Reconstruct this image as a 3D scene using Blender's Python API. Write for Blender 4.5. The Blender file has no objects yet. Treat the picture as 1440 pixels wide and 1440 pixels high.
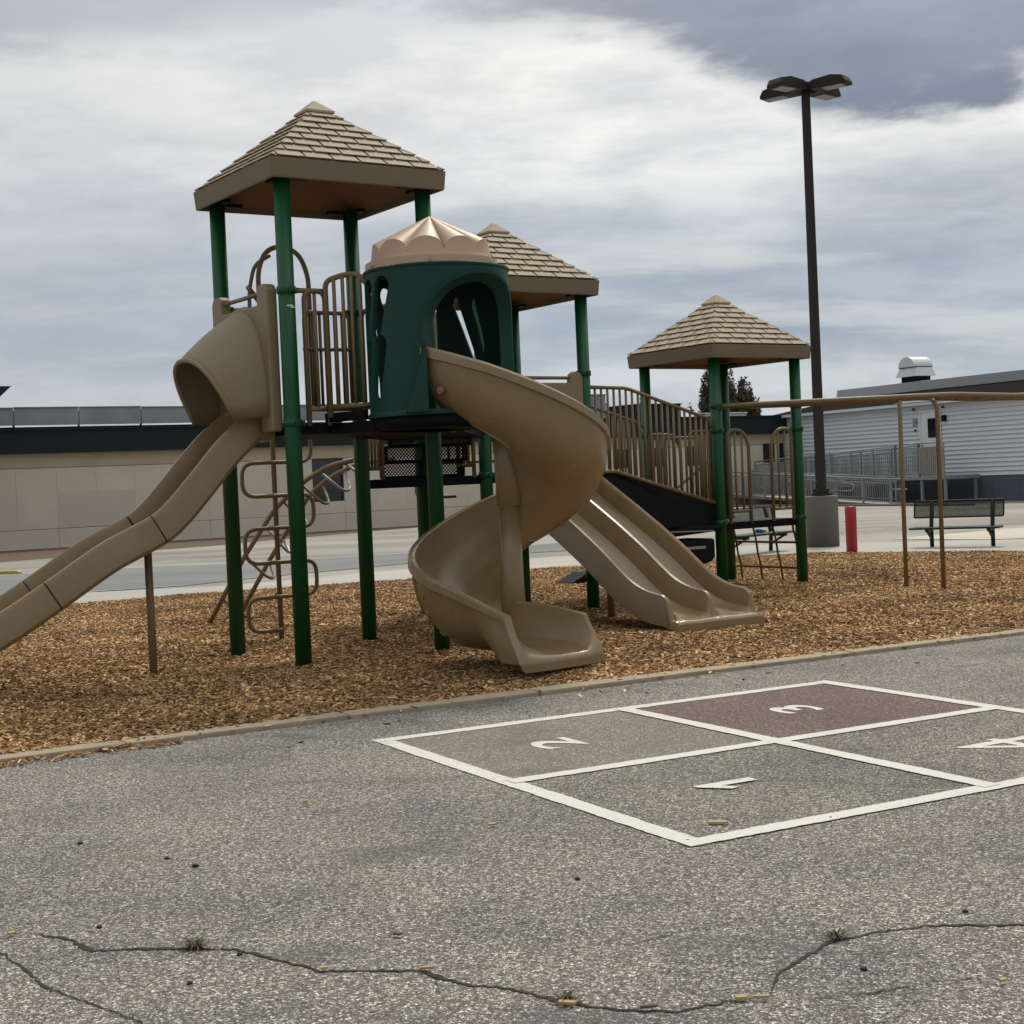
import bpy, bmesh, math, random
import numpy as np
from mathutils import Vector, Matrix, noise
from mathutils.geometry import delaunay_2d_cdt

sc = bpy.context.scene
COL = sc.collection
rnd = random.Random(7)
R = math.radians

# ------------------------------------------------------------------ camera
cd = bpy.data.cameras.new('camera'); cam = bpy.data.objects.new('camera', cd); COL.objects.link(cam)
cd.sensor_width = 36.0; cd.lens = 53.02; cd.clip_end = 3000; cd.clip_start = 0.05
PITCH, ROLL = 0.022068, -0.043874
_f = Vector((0, math.cos(PITCH), -math.sin(PITCH))); _u = Vector((0, math.sin(PITCH), math.cos(PITCH))); _r = Vector((1, 0, 0))
_r2 = _r*math.cos(ROLL) + _u*math.sin(ROLL); _u2 = _u*math.cos(ROLL) - _r*math.sin(ROLL)
cam.matrix_world = Matrix(((_r2.x, _u2.x, -_f.x, 0), (_r2.y, _u2.y, -_f.y, 0), (_r2.z, _u2.z, -_f.z, 1.4), (0, 0, 0, 1)))
sc.camera = cam

# ------------------------------------------------------------------ world: overcast sky
SUN_EL, SUN_AZ = 51.0, 17.0       # azimuth measured from +Y towards +X
w = bpy.data.worlds.new('World'); sc.world = w; w.use_nodes = True
nt = w.node_tree; nt.nodes.clear()
def N(t, k, **kw):
    n = t.nodes.new(k)
    for a, b in kw.items():
        if a.startswith('i_'):
            n.inputs[int(a[2:]) if a[2:].isdigit() else a[2:]].default_value = b
        else: setattr(n, a, b)
    return n
def mathn(t, op, a, b=None, c=None, clamp=False):
    n = t.nodes.new('ShaderNodeMath'); n.operation = op; n.use_clamp = clamp
    for i, v in enumerate((a, b, c)):
        if v is None: continue
        if isinstance(v, (int, float)): n.inputs[i].default_value = v
        else: t.links.new(v, n.inputs[i])
    return n.outputs[0]
def mixc(t, f, a, b, bt='MIX'):
    n = t.nodes.new('ShaderNodeMix'); n.data_type = 'RGBA'; n.blend_type = bt
    for s, v in ((n.inputs[0], f), (n.inputs[6], a), (n.inputs[7], b)):
        if isinstance(v, (int, float)): s.default_value = v
        elif isinstance(v, tuple): s.default_value = (*v[:3], 1)
        else: t.links.new(v, s)
    return n.outputs[2]
def ramp(t, f, pts, interp='LINEAR'):
    n = t.nodes.new('ShaderNodeValToRGB'); cr = n.color_ramp; cr.interpolation = interp
    while len(cr.elements) < len(pts): cr.elements.new(0.5)
    for e, (p, c) in zip(cr.elements, pts):
        e.position = p; e.color = (c, c, c, 1) if isinstance(c, (int, float)) else (*c, 1)
    t.links.new(f, n.inputs[0]); return n.outputs[0]
def mrange(t, v, a, b, c=0.0, d=1.0):
    n = t.nodes.new('ShaderNodeMapRange'); n.interpolation_type = 'SMOOTHSTEP'
    n.inputs[1].default_value = a; n.inputs[2].default_value = b; n.inputs[3].default_value = c; n.inputs[4].default_value = d
    t.links.new(v, n.inputs[0]); return n.outputs[0]

out = N(nt, 'ShaderNodeOutputWorld')
tc = N(nt, 'ShaderNodeTexCoord'); sep = N(nt, 'ShaderNodeSeparateXYZ'); nt.links.new(tc.outputs['Generated'], sep.inputs[0])
X, Y, Z = sep.outputs
zc = mathn(nt, 'MAXIMUM', Z, 0.0)
den = mathn(nt, 'ADD', zc, 0.22)
px = mathn(nt, 'DIVIDE', X, den); py = mathn(nt, 'DIVIDE', Y, den)
cmb = N(nt, 'ShaderNodeCombineXYZ'); nt.links.new(px, cmb.inputs[0]); nt.links.new(py, cmb.inputs[1])
n1 = N(nt, 'ShaderNodeTexNoise'); n1.inputs['Scale'].default_value = 1.1; n1.inputs['Detail'].default_value = 9; n1.inputs['Roughness'].default_value = 0.55; n1.inputs['Distortion'].default_value = 0.35
nt.links.new(cmb.outputs[0], n1.inputs['Vector'])
mp = N(nt, 'ShaderNodeMapping'); mp.inputs['Location'].default_value = (3.1, 7.7, 0); mp.inputs['Scale'].default_value = (0.5, 1.5, 1); mp.inputs['Rotation'].default_value = (0, 0, 0.22)
nt.links.new(cmb.outputs[0], mp.inputs[0])
n2 = N(nt, 'ShaderNodeTexNoise'); n2.inputs['Scale'].default_value = 1.9; n2.inputs['Detail'].default_value = 8; n2.inputs['Roughness'].default_value = 0.6
nt.links.new(mp.outputs[0], n2.inputs['Vector'])
# elevation in units of z (sin el); warped by noise so banks have ragged edges
n3 = N(nt, 'ShaderNodeTexNoise'); n3.inputs['Scale'].default_value = 9.5; n3.inputs['Detail'].default_value = 10; n3.inputs['Roughness'].default_value = 0.60; n3.inputs['Distortion'].default_value = 0.15
mp3 = N(nt, 'ShaderNodeMapping'); mp3.inputs['Location'].default_value = (2.3, 1.2, 0.4); mp3.inputs['Scale'].default_value = (0.6, 0.6, 2.2); mp3.inputs['Rotation'].default_value = (0, -0.12, 0); nt.links.new(tc.outputs['Generated'], mp3.inputs[0]); nt.links.new(mp3.outputs[0], n3.inputs['Vector'])
wz = mathn(nt, 'MULTIPLY_ADD', mathn(nt, 'SUBTRACT', n2.outputs[0], 0.5), 0.10, Z)
wx = mathn(nt, 'MULTIPLY_ADD', mathn(nt, 'SUBTRACT', n1.outputs[0], 0.5), 0.25, X)
base = ramp(nt, wz, [(0.0, (0.56, 0.63, 0.69)), (0.06, (0.60, 0.65, 0.685)), (0.09, (0.44, 0.50, 0.58)), (0.13, (0.42, 0.475, 0.555)), (0.17, (0.60, 0.635, 0.67)),
                     (0.21, (0.93, 0.93, 0.90)), (0.27, (0.93, 0.92, 0.885)), (0.42, (0.76, 0.77, 0.78)), (1.0, (1.25, 1.27, 1.3))])
soft = ramp(nt, n1.outputs[0], [(0.3, 0.86), (0.7, 1.08)])
col = mixc(nt, 1.0, base, soft, 'MULTIPLY')
fine = ramp(nt, n3.outputs[0], [(0.40, (0.76, 0.79, 0.84)), (0.60, (1.12, 1.11, 1.09))])
col = mixc(nt, 0.9, col, mixc(nt, 1.0, col, fine, 'MULTIPLY'))
streak = mrange(nt, n2.outputs[0], 0.50, 0.66, 0.0, 0.6)
col = mixc(nt, mathn(nt, 'MULTIPLY', streak, mrange(nt, Z, 0.20, 0.12)), col, (0.70, 0.71, 0.70))
lft = mrange(nt, X, 0.10, -0.34, 0.0, 0.50)
col = mixc(nt, lft, col, (0.52, 0.55, 0.59))
# dark cloud bank overhead, reaching down on the right
cxr = mathn(nt, 'MULTIPLY', mathn(nt, 'MAXIMUM', mathn(nt, 'SUBTRACT', mathn(nt, 'ABSOLUTE', mathn(nt, 'SUBTRACT', X, 0.255)), 0.05), 0.0), -0.50)
edge = mathn(nt, 'ADD', mathn(nt, 'MULTIPLY_ADD', mathn(nt, 'SUBTRACT', n3.outputs[0], 0.5), 0.12, Z), mathn(nt, 'MAXIMUM', cxr, -0.066))
bank = mathn(nt, 'MULTIPLY', mrange(nt, edge, 0.206, 0.238), mrange(nt, Z, 0.60, 0.36))
dk = mathn(nt, 'MULTIPLY', bank, mrange(nt, X, -0.20, 0.18, 0.42, 0.95), clamp=True)
dkc = ramp(nt, n3.outputs[0], [(0.35, (0.24, 0.28, 0.37)), (0.60, (0.125, 0.165, 0.25))])
col = mixc(nt, dk, col, dkc)
# brighter cloud round the hidden sun, high above the frame
sd_ = Vector((math.sin(R(SUN_AZ))*math.cos(R(SUN_EL)), math.cos(R(SUN_AZ))*math.cos(R(SUN_EL)), math.sin(R(SUN_EL))))
dt = N(nt, 'ShaderNodeVectorMath', operation='DOT_PRODUCT'); nt.links.new(tc.outputs['Generated'], dt.inputs[0]); dt.inputs[1].default_value = sd_
glow = mathn(nt, 'MULTIPLY', mathn(nt, 'POWER', mathn(nt, 'MAXIMUM', dt.outputs['Value'], 0.0), 12.0), 1.2)
col = mixc(nt, 1.0, col, mixc(nt, 1.0, mixc(nt, 1.0, (1, 0.94, 0.84), glow, 'MULTIPLY'), (1, 1, 1), 'MULTIPLY'), 'ADD')
sky = N(nt, 'ShaderNodeTexSky'); sky.sky_type = 'NISHITA'; sky.sun_disc = False
sky.sun_elevation = R(SUN_EL); sky.sun_rotation = R(SUN_AZ)
bg1 = N(nt, 'ShaderNodeBackground'); bg1.inputs[1].default_value = 0.06; nt.links.new(sky.outputs[0], bg1.inputs[0])
bg2 = N(nt, 'ShaderNodeBackground'); bg2.inputs[1].default_value = 1.0; nt.links.new(col, bg2.inputs[0])
mx = N(nt, 'ShaderNodeMixShader'); mx.inputs[0].default_value = 0.93
nt.links.new(bg1.outputs[0], mx.inputs[1]); nt.links.new(bg2.outputs[0], mx.inputs[2]); nt.links.new(mx.outputs[0], out.inputs[0])

# ------------------------------------------------------------------ sun (behind cloud)
sl = bpy.data.lights.new('sun', 'SUN'); so = bpy.data.objects.new('sun', sl); COL.objects.link(so)
sl.energy = 2.0; sl.angle = R(10); sl.color = (1.0, 0.93, 0.80)
so.rotation_euler = Vector((math.sin(R(SUN_AZ))*math.cos(R(SUN_EL)), math.cos(R(SUN_AZ))*math.cos(R(SUN_EL)), math.sin(R(SUN_EL)))).to_track_quat('Z', 'Y').to_euler()

sc.render.engine = 'CYCLES'
sc.view_settings.view_transform = 'Standard'; sc.view_settings.look = 'None'; sc.view_settings.gamma = 1; sc.view_settings.use_curve_mapping = False
sc.view_settings.exposure = 0.0
sc.render.resolution_x = 1024; sc.render.resolution_y = 1024

# ------------------------------------------------------------------ materials
MATS = {}
def mat(name, color, rough=0.5, metal=0.0, var=0.12, vscale=6.0, bump=0.0, bscale=60.0, spec=0.5, fn=None, dirt=0.0, dirtc=(0.08, 0.065, 0.05)):
    m = bpy.data.materials.new(name); m.use_nodes = True; t = m.node_tree
    b = t.nodes['Principled BSDF']; b.inputs['Roughness'].default_value = rough; b.inputs['Metallic'].default_value = metal
    b.inputs['Specular IOR Level'].default_value = spec
    tcn = N(t, 'ShaderNodeTexCoord')
    n = N(t, 'ShaderNodeTexNoise'); n.inputs['Scale'].default_value = vscale; n.inputs['Detail'].default_value = 6; n.inputs['Roughness'].default_value = 0.6
    t.links.new(tcn.outputs['Object'], n.inputs['Vector'])
    v = ramp(t, n.outputs[0], [(0.25, 1-var), (0.75, 1+var)])
    c = mixc(t, 1.0, tuple(color), v, 'MULTIPLY')
    if dirt > 0:
        n3 = N(t, 'ShaderNodeTexNoise'); n3.inputs['Scale'].default_value = vscale*0.6; n3.inputs['Detail'].default_value = 10; n3.inputs['Roughness'].default_value = 0.75
        t.links.new(tcn.outputs['Object'], n3.inputs['Vector'])
        c = mixc(t, mrange(t, n3.outputs[0], 0.5, 0.72, 0, dirt), c, dirtc)
    t.links.new(c, b.inputs['Base Color'])
    rr = ramp(t, n.outputs[0], [(0.3, max(0.02, rough-0.08)), (0.7, min(1, rough+0.08))]); t.links.new(rr, b.inputs['Roughness'])
    if bump > 0:
        n2_ = N(t, 'ShaderNodeTexNoise'); n2_.inputs['Scale'].default_value = bscale; n2_.inputs['Detail'].default_value = 4
        t.links.new(tcn.outputs['Object'], n2_.inputs['Vector'])
        bp = N(t, 'ShaderNodeBump'); bp.inputs['Strength'].default_value = bump; bp.inputs['Distance'].default_value = 0.01
        t.links.new(n2_.outputs[0], bp.inputs['Height']); t.links.new(bp.outputs[0], b.inputs['Normal'])
    if fn: fn(t, b, c, tcn)
    MATS[name] = m; return m

M_tan = mat('tan_plastic', (0.225, 0.170, 0.095), 0.5, spec=0.35, var=0.07, vscale=3, bump=0.12, bscale=220, dirt=0.18, dirtc=(0.16, 0.12, 0.08))
M_slide = mat('slide_plastic', (0.225, 0.158, 0.076), 0.26, spec=0.5, var=0.14, vscale=2.2, bump=0.10, bscale=180, dirt=0.5, dirtc=(0.27, 0.205, 0.115))
M_cap = mat('beige_plastic', (0.42, 0.29, 0.185), 0.5, var=0.05, bump=0.1, bscale=200, dirt=0.12, dirtc=(0.25, 0.19, 0.13))
M_shingle = mat('shingle_plastic', (0.36, 0.295, 0.20), 0.75, spec=0.25, var=0.08, vscale=9, bump=0.35, bscale=150, dirt=0.22, dirtc=(0.2, 0.15, 0.10))
M_fascia = mat('fascia_plastic', (0.175, 0.137, 0.086), 0.65, spec=0.3, var=0.08, vscale=5, bump=0.3, bscale=150, dirt=0.15)
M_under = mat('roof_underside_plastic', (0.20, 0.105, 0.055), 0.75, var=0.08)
M_groove = mat('painted_shade_groove_plastic', (0.085, 0.06, 0.038), 0.9, var=0.3, vscale=8, spec=0.1)  # darker shell brown: shade of the shingle gaps painted into the colour
M_green = mat('green_post_paint', (0.003, 0.062, 0.017), 0.42, spec=0.35, var=0.12, vscale=4, bump=0.05, dirt=0.12, dirtc=(0.03, 0.09, 0.05))
M_teal = mat('teal_plastic', (0.001, 0.038, 0.028), 0.5, spec=0.3, var=0.10, vscale=3, bump=0.10, bscale=200, dirt=0.12, dirtc=(0.02, 0.10, 0.09))
M_rail = mat('brown_pipe_paint', (0.175, 0.120, 0.058), 0.45, spec=0.35, var=0.12, vscale=8, dirt=0.2, dirtc=(0.11, 0.08, 0.05))
M_deck = mat('dark_coated_deck', (0.006, 0.006, 0.008), 0.65, var=0.2, vscale=10, bump=0.1, spec=0.1, dirt=0.15, dirtc=(0.02, 0.02, 0.02))
M_black = mat('black_plastic', (0.006, 0.006, 0.007), 0.6, var=0.2, spec=0.12)
M_steel = mat('galvanised_steel', (0.30, 0.31, 0.31), 0.45, metal=0.6, var=0.15, vscale=12)
M_rope = mat('brown_rope', (0.09, 0.055, 0.03), 0.9, var=0.3, vscale=50, bump=0.5)
M_conc = mat('concrete', (0.33, 0.30, 0.255), 0.85, var=0.12, vscale=3, bump=0.4, bscale=60, dirt=0.3, dirtc=(0.2, 0.18, 0.15))
M_base = mat('lamp_base_concrete', (0.125, 0.115, 0.095), 0.85, var=0.12, vscale=3, bump=0.4, bscale=60)
M_pole = mat('bronze_pole_paint', (0.024, 0.019, 0.016), 0.5, var=0.15, vscale=3, spec=0.2)
M_lens = mat('lamp_lens', (0.30, 0.30, 0.28), 0.3, var=0.05)
M_red = mat('red_bollard_paint', (0.34, 0.018, 0.022), 0.42, var=0.12, vscale=5, dirt=0.2, dirtc=(0.2, 0.03, 0.03))
M_bench = mat('dark_green_vinyl', (0.008, 0.020, 0.016), 0.5, var=0.15, spec=0.2)
M_wall = mat('beige_wall_panel', (0.56, 0.50, 0.40), 0.85, var=0.07, vscale=0.9, bump=0.15, bscale=30, dirt=0.22, dirtc=(0.40, 0.345, 0.27))
M_wallg = mat('repainted_wall_patch', (0.50, 0.455, 0.365), 0.85, var=0.06, vscale=1.2, bump=0.15, bscale=30)
M_band = mat('tan_wall_band', (0.43, 0.355, 0.245), 0.85, var=0.10, vscale=0.9, bump=0.15, bscale=30, dirt=0.2, dirtc=(0.33, 0.265, 0.18))
M_fas = mat('dark_fascia_metal', (0.010, 0.018, 0.019), 0.6, spec=0.2, var=0.12, vscale=1.0)
M_roof = mat('dark_roof', (0.03, 0.03, 0.032), 0.9, var=0.3, vscale=2)
M_screen = mat('grey_metal_panel', (0.25, 0.265, 0.275), 0.6, metal=0.0, var=0.16, vscale=1.3, dirt=0.5, dirtc=(0.33, 0.34, 0.35))
M_glass = mat('dark_window_glass', (0.012, 0.014, 0.016), 0.08, var=0.1)
M_frame = mat('dark_window_frame', (0.02, 0.022, 0.024), 0.5)
M_side = mat('white_siding', (0.60, 0.625, 0.645), 0.6, var=0.04, vscale=2, dirt=0.15, dirtc=(0.45, 0.46, 0.46))
M_trim = mat('white_trim', (0.68, 0.69, 0.69), 0.5, var=0.04)
M_skirt = mat('slate_skirting', (0.075, 0.09, 0.108), 0.7, var=0.1, vscale=2)
M_shroof = mat('charcoal_asphalt_shingle', (0.024, 0.022, 0.022), 1.0, var=0.35, vscale=14, spec=0.0)
M_brick = mat('dark_red_brick', (0.12, 0.030, 0.024), 0.95, var=0.2, vscale=5, spec=0.05)
M_gfas = mat('grey_metal_fascia', (0.33, 0.335, 0.335), 0.5, metal=0.2, var=0.06)
M_alu = mat('grey_aluminium', (0.27, 0.28, 0.275), 0.5, metal=0.35, var=0.12, vscale=5)
M_wood = mat('grey_timber', (0.25, 0.24, 0.195), 0.8, var=0.18, vscale=8)
M_vent = mat('white_sheet_metal', (0.62, 0.62, 0.60), 0.4, metal=0.3, var=0.06)
M_yel = mat('yellow_plastic', (0.36, 0.29, 0.06), 0.6)
M_blue = mat('blue_plastic', (0.03, 0.10, 0.32), 0.4)
M_weed = mat('dry_weed', (0.13, 0.095, 0.05), 0.9, var=0.4, vscale=30)
M_peb = mat('dark_pebble', (0.012, 0.012, 0.012), 0.8)
M_chipL = mat('loose_wood_chip', (0.42, 0.29, 0.15), 0.85, var=0.2, vscale=30)
M_bark = mat('bark', (0.06, 0.05, 0.04), 0.9, var=0.3, vscale=20)
M_dirt = mat('leaf_litter', (0.105, 0.068, 0.042), 1.0, var=0.5, vscale=9, bump=1.0, bscale=40)

def leafmat(name, c1, c2):
    m = bpy.data.materials.new(name); m.use_nodes = True; t = m.node_tree; b = t.nodes['Principled BSDF']
    g = N(t, 'ShaderNodeNewGeometry'); v = ramp(t, g.outputs['Random Per Island'], [(0, c1), (1, c2)])
    t.links.new(v, b.inputs['Base Color']); b.inputs['Roughness'].default_value = 0.8; return m
M_leafA = leafmat('olive_leaves', (0.030, 0.038, 0.016), (0.10, 0.10, 0.04))
M_leafB = leafmat('bronze_leaves', (0.055, 0.040, 0.020), (0.13, 0.085, 0.035))
M_twig = leafmat('sparse_leaves', (0.06, 0.05, 0.03), (0.12, 0.09, 0.05))

def asphalt(name, tint=(1, 1, 1), lvl=1.0, scale=120.0, paint=None, pa=0.5):
    m = bpy.data.materials.new(name); m.use_nodes = True; t = m.node_tree; b = t.nodes['Principled BSDF']
    tcn = N(t, 'ShaderNodeTexCoord'); P = tcn.outputs['Object']
    vo = N(t, 'ShaderNodeTexVoronoi'); vo.inputs['Scale'].default_value = scale; vo.inputs['Randomness'].default_value = 1
    nw = N(t, 'ShaderNodeTexNoise'); nw.inputs['Scale'].default_value = scale*0.5; nw.inputs['Detail'].default_value = 3; t.links.new(P, nw.inputs['Vector'])
    wp = mixc(t, 0.012, P, nw.outputs['Color'], 'ADD'); t.links.new(wp, vo.inputs['Vector'])
    sp = N(t, 'ShaderNodeSeparateColor'); t.links.new(vo.outputs['Color'], sp.inputs[0])
    stone = ramp(t, sp.outputs[0], [(0.0, (0.075, 0.074, 0.070)), (0.28, (0.13, 0.126, 0.118)), (0.55, (0.20, 0.194, 0.182)), (0.8, (0.33, 0.32, 0.295)), (1.0, (0.60, 0.585, 0.54))])
    vd = N(t, 'ShaderNodeTexVoronoi'); vd.feature = 'DISTANCE_TO_EDGE'; vd.inputs['Scale'].default_value = scale; t.links.new(wp, vd.inputs['Vector'])
    gap = mrange(t, vd.outputs['Distance'], 0.0, 0.09, 0.6, 0.0)
    c = mixc(t, gap, stone, (0.045, 0.044, 0.042))
    # finer grit, larger patches
    ng = N(t, 'ShaderNodeTexNoise'); ng.inputs['Scale'].default_value = 38; ng.inputs['Detail'].default_value = 6; ng.inputs['Roughness'].default_value = 0.7; t.links.new(P, ng.inputs['Vector'])
    c = mixc(t, 1.0, c, ramp(t, ng.outputs[0], [(0.3, 0.66), (0.7, 1.30)]), 'MULTIPLY')
    nl = N(t, 'ShaderNodeTexNoise'); nl.inputs['Scale'].default_value = 0.9; nl.inputs['Detail'].default_value = 7; nl.inputs['Roughness'].default_value = 0.62; t.links.new(P, nl.inputs['Vector'])
    c = mixc(t, 1.0, c, ramp(t, nl.outputs[0], [(0.28, (0.66, 0.67, 0.70)), (0.5, (1.0, 0.99, 0.97)), (0.72, (1.20, 1.17, 1.11))]), 'MULTIPLY')
    nb = N(t, 'ShaderNodeTexNoise'); nb.inputs['Scale'].default_value = 2.3; nb.inputs['Detail'].default_value = 5; t.links.new(P, nb.inputs['Vector'])
    c = mixc(t, mrange(t, nb.outputs[0], 0.58, 0.74, 0, 0.32), c, (0.16, 0.125, 0.09))
    # shallow stains
    ns = N(t, 'ShaderNodeTexNoise'); ns.inputs['Scale'].default_value = 1.7; ns.inputs['Detail'].default_value = 3
    ms = N(t, 'ShaderNodeMapping'); ms.inputs['Location'].default_value = (9, 4, 0); ms.inputs['Scale'].default_value = (0.7, 1.3, 1); t.links.new(P, ms.inputs[0]); t.links.new(ms.outputs[0], ns.inputs['Vector'])
    c = mixc(t, mrange(t, ns.outputs[0], 0.60, 0.70, 0, 0.45), c, (0.075, 0.076, 0.078))
    c = mixc(t, 1.0, c, tuple(lvl*k for k in tint), 'MULTIPLY')
    if paint:
        # paint film worn off the highest stones
        wear = mrange(t, ng.outputs[0], 0.44, 0.62, pa, pa*0.55)
        c = mixc(t, wear, c, paint)
    t.links.new(c, b.inputs['Base Color']); b.inputs['Roughness'].default_value = 0.9; b.inputs['Specular IOR Level'].default_value = 0.3
    bp = N(t, 'ShaderNodeBump'); bp.inputs['Strength'].default_value = 0.9; bp.inputs['Distance'].default_value = 0.004
    hh = mathn(t, 'MULTIPLY_ADD', sp.outputs[1], 0.6, mrange(t, vd.outputs['Distance'], 0, 0.2))
    t.links.new(hh, bp.inputs['Height']); t.links.new(bp.outputs[0], b.inputs['Normal'])
    MATS[name] = m; return m
M_asph = asphalt('weathered_asphalt', lvl=1.44, tint=(1.03, 1.0, 0.95), scale=140)
M_sq2 = asphalt('asphalt_faded_tan_paint', paint=(0.33, 0.27, 0.20), pa=0.5, lvl=1.38, scale=140)
M_sq3 = asphalt('asphalt_faded_maroon_paint', paint=(0.22, 0.095, 0.082), pa=0.62, lvl=1.25, scale=140)
M_sq1 = asphalt('asphalt_faded_grey_paint', lvl=1.3, tint=(1.02, 1.0, 0.93), scale=140)
M_sq4 = asphalt('asphalt_faded_dark_paint', lvl=1.35, tint=(1.04, 1, 0.93), scale=140)

def paintm(name, c, wearamt=0.5):
    m = bpy.data.materials.new(name); m.use_nodes = True; t = m.node_tree; b = t.nodes['Principled BSDF']
    tcn = N(t, 'ShaderNodeTexCoord')
    n = N(t, 'ShaderNodeTexNoise'); n.inputs['Scale'].default_value = 150; n.inputs['Detail'].default_value = 5; n.inputs['Roughness'].default_value = 0.7; t.links.new(tcn.outputs['Object'], n.inputs['Vector'])
    nb = N(t, 'ShaderNodeTexNoise'); nb.inputs['Scale'].default_value = 3.0; nb.inputs['Detail'].default_value = 4; t.links.new(tcn.outputs['Object'], nb.inputs['Vector'])
    cc = mixc(t, 1.0, tuple(c), ramp(t, nb.outputs[0], [(0.3, 0.88), (0.7, 1.05)]), 'MULTIPLY')
    cc = mixc(t, mrange(t, mathn(t, 'ADD', n.outputs[0], mathn(t, 'MULTIPLY', mathn(t, 'SUBTRACT', nb.outputs[0], 0.5), 0.35)), 0.57, 0.64, 0, wearamt), cc, (0.12, 0.115, 0.105))
    t.links.new(cc, b.inputs['Base Color']); b.inputs['Roughness'].default_value = 0.8
    bp = N(t, 'ShaderNodeBump'); bp.inputs['Strength'].default_value = 0.6; bp.inputs['Distance'].default_value = 0.003; t.links.new(n.outputs[0], bp.inputs['Height']); t.links.new(bp.outputs[0], b.inputs['Normal'])
    return m
M_white = paintm('white_road_paint', (0.64, 0.625, 0.565), 0.85)

def lotm(name, c1, c2, cr=(0.10, 0.10, 0.10)):
    m = bpy.data.materials.new(name); m.use_nodes = True; t = m.node_tree; b = t.nodes['Principled BSDF']
    tcn = N(t, 'ShaderNodeTexCoord'); P = tcn.outputs['Object']
    mp_ = N(t, 'ShaderNodeMapping'); mp_.inputs['Scale'].default_value = (0.35, 1.0, 1); mp_.inputs['Rotation'].default_value = (0, 0, 0.2); t.links.new(P, mp_.inputs[0])
    n = N(t, 'ShaderNodeTexNoise'); n.inputs['Scale'].default_value = 0.24; n.inputs['Detail'].default_value = 10; n.inputs['Roughness'].default_value = 0.65; t.links.new(mp_.outputs[0], n.inputs['Vector'])
    c = mixc(t, mrange(t, n.outputs[0], 0.35, 0.65), c1, c2)
    n2_ = N(t, 'ShaderNodeTexNoise'); n2_.inputs['Scale'].default_value = 0.42; n2_.inputs['Detail'].default_value = 9; n2_.inputs['Roughness'].default_value = 0.75; t.links.new(mp_.outputs[0], n2_.inputs['Vector'])
    c = mixc(t, mrange(t, n2_.outputs[0], 0.56, 0.66, 0, 0.7), c, cr)
    n3 = N(t, 'ShaderNodeTexNoise'); n3.inputs['Scale'].default_value = 25; n3.inputs['Detail'].default_value = 5; t.links.new(P, n3.inputs['Vector'])
    c = mixc(t, 1.0, c, ramp(t, n3.outputs[0], [(0.3, 0.85), (0.7, 1.13)]), 'MULTIPLY')
    t.links.new(c, b.inputs['Base Color']); b.inputs['Roughness'].default_value = 0.85
    return m
M_lot = lotm('pale_parking_asphalt', (0.19, 0.178, 0.152), (0.33, 0.305, 0.258), (0.075, 0.07, 0.062))
M_walk = lotm('concrete_walk', (0.33, 0.315, 0.275), (0.43, 0.405, 0.355), (0.20, 0.18, 0.15))
M_court = lotm('grey_court_asphalt', (0.135, 0.145, 0.145), (0.19, 0.195, 0.19), (0.09, 0.095, 0.095))
M_pale = lotm('pale_paving', (0.44, 0.40, 0.31), (0.50, 0.46, 0.37), (0.4, 0.36, 0.3))
M_lime = mat('faded_court_line', (0.52, 0.52, 0.49), 0.8, var=0.2, vscale=3)

def chipmat():
    m = bpy.data.materials.new('wood_chips'); m.use_nodes = True; t = m.node_tree; b = t.nodes['Principled BSDF']
    oi = N(t, 'ShaderNodeObjectInfo')
    c = ramp(t, oi.outputs['Random'], [(0.0, (0.09, 0.046, 0.019)), (0.22, (0.19, 0.103, 0.043)), (0.55, (0.33, 0.195, 0.085)), (0.85, (0.48, 0.305, 0.145)), (1.0, (0.74, 0.55, 0.32))])
    # broad damp / weathered areas
    tcn = N(t, 'ShaderNodeNewGeometry'); n = N(t, 'ShaderNodeTexNoise'); n.inputs['Scale'].default_value = 0.8; n.inputs['Detail'].default_value = 5; t.links.new(tcn.outputs['Position'], n.inputs['Vector'])
    c = mixc(t, 1.0, c, ramp(t, n.outputs[0], [(0.32, (0.74, 0.70, 0.64)), (0.60, (1.28, 1.25, 1.20))]), 'MULTIPLY')
    t.links.new(c, b.inputs['Base Color']); b.inputs['Roughness'].default_value = 0.85; b.inputs['Specular IOR Level'].default_value = 0.25
    return m
M_chip = chipmat()
M_mulch = mat('mulch_bed', (0.10, 0.058, 0.028), 1.0, var=0.5, vscale=30, bump=1.0, bscale=40)

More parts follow.
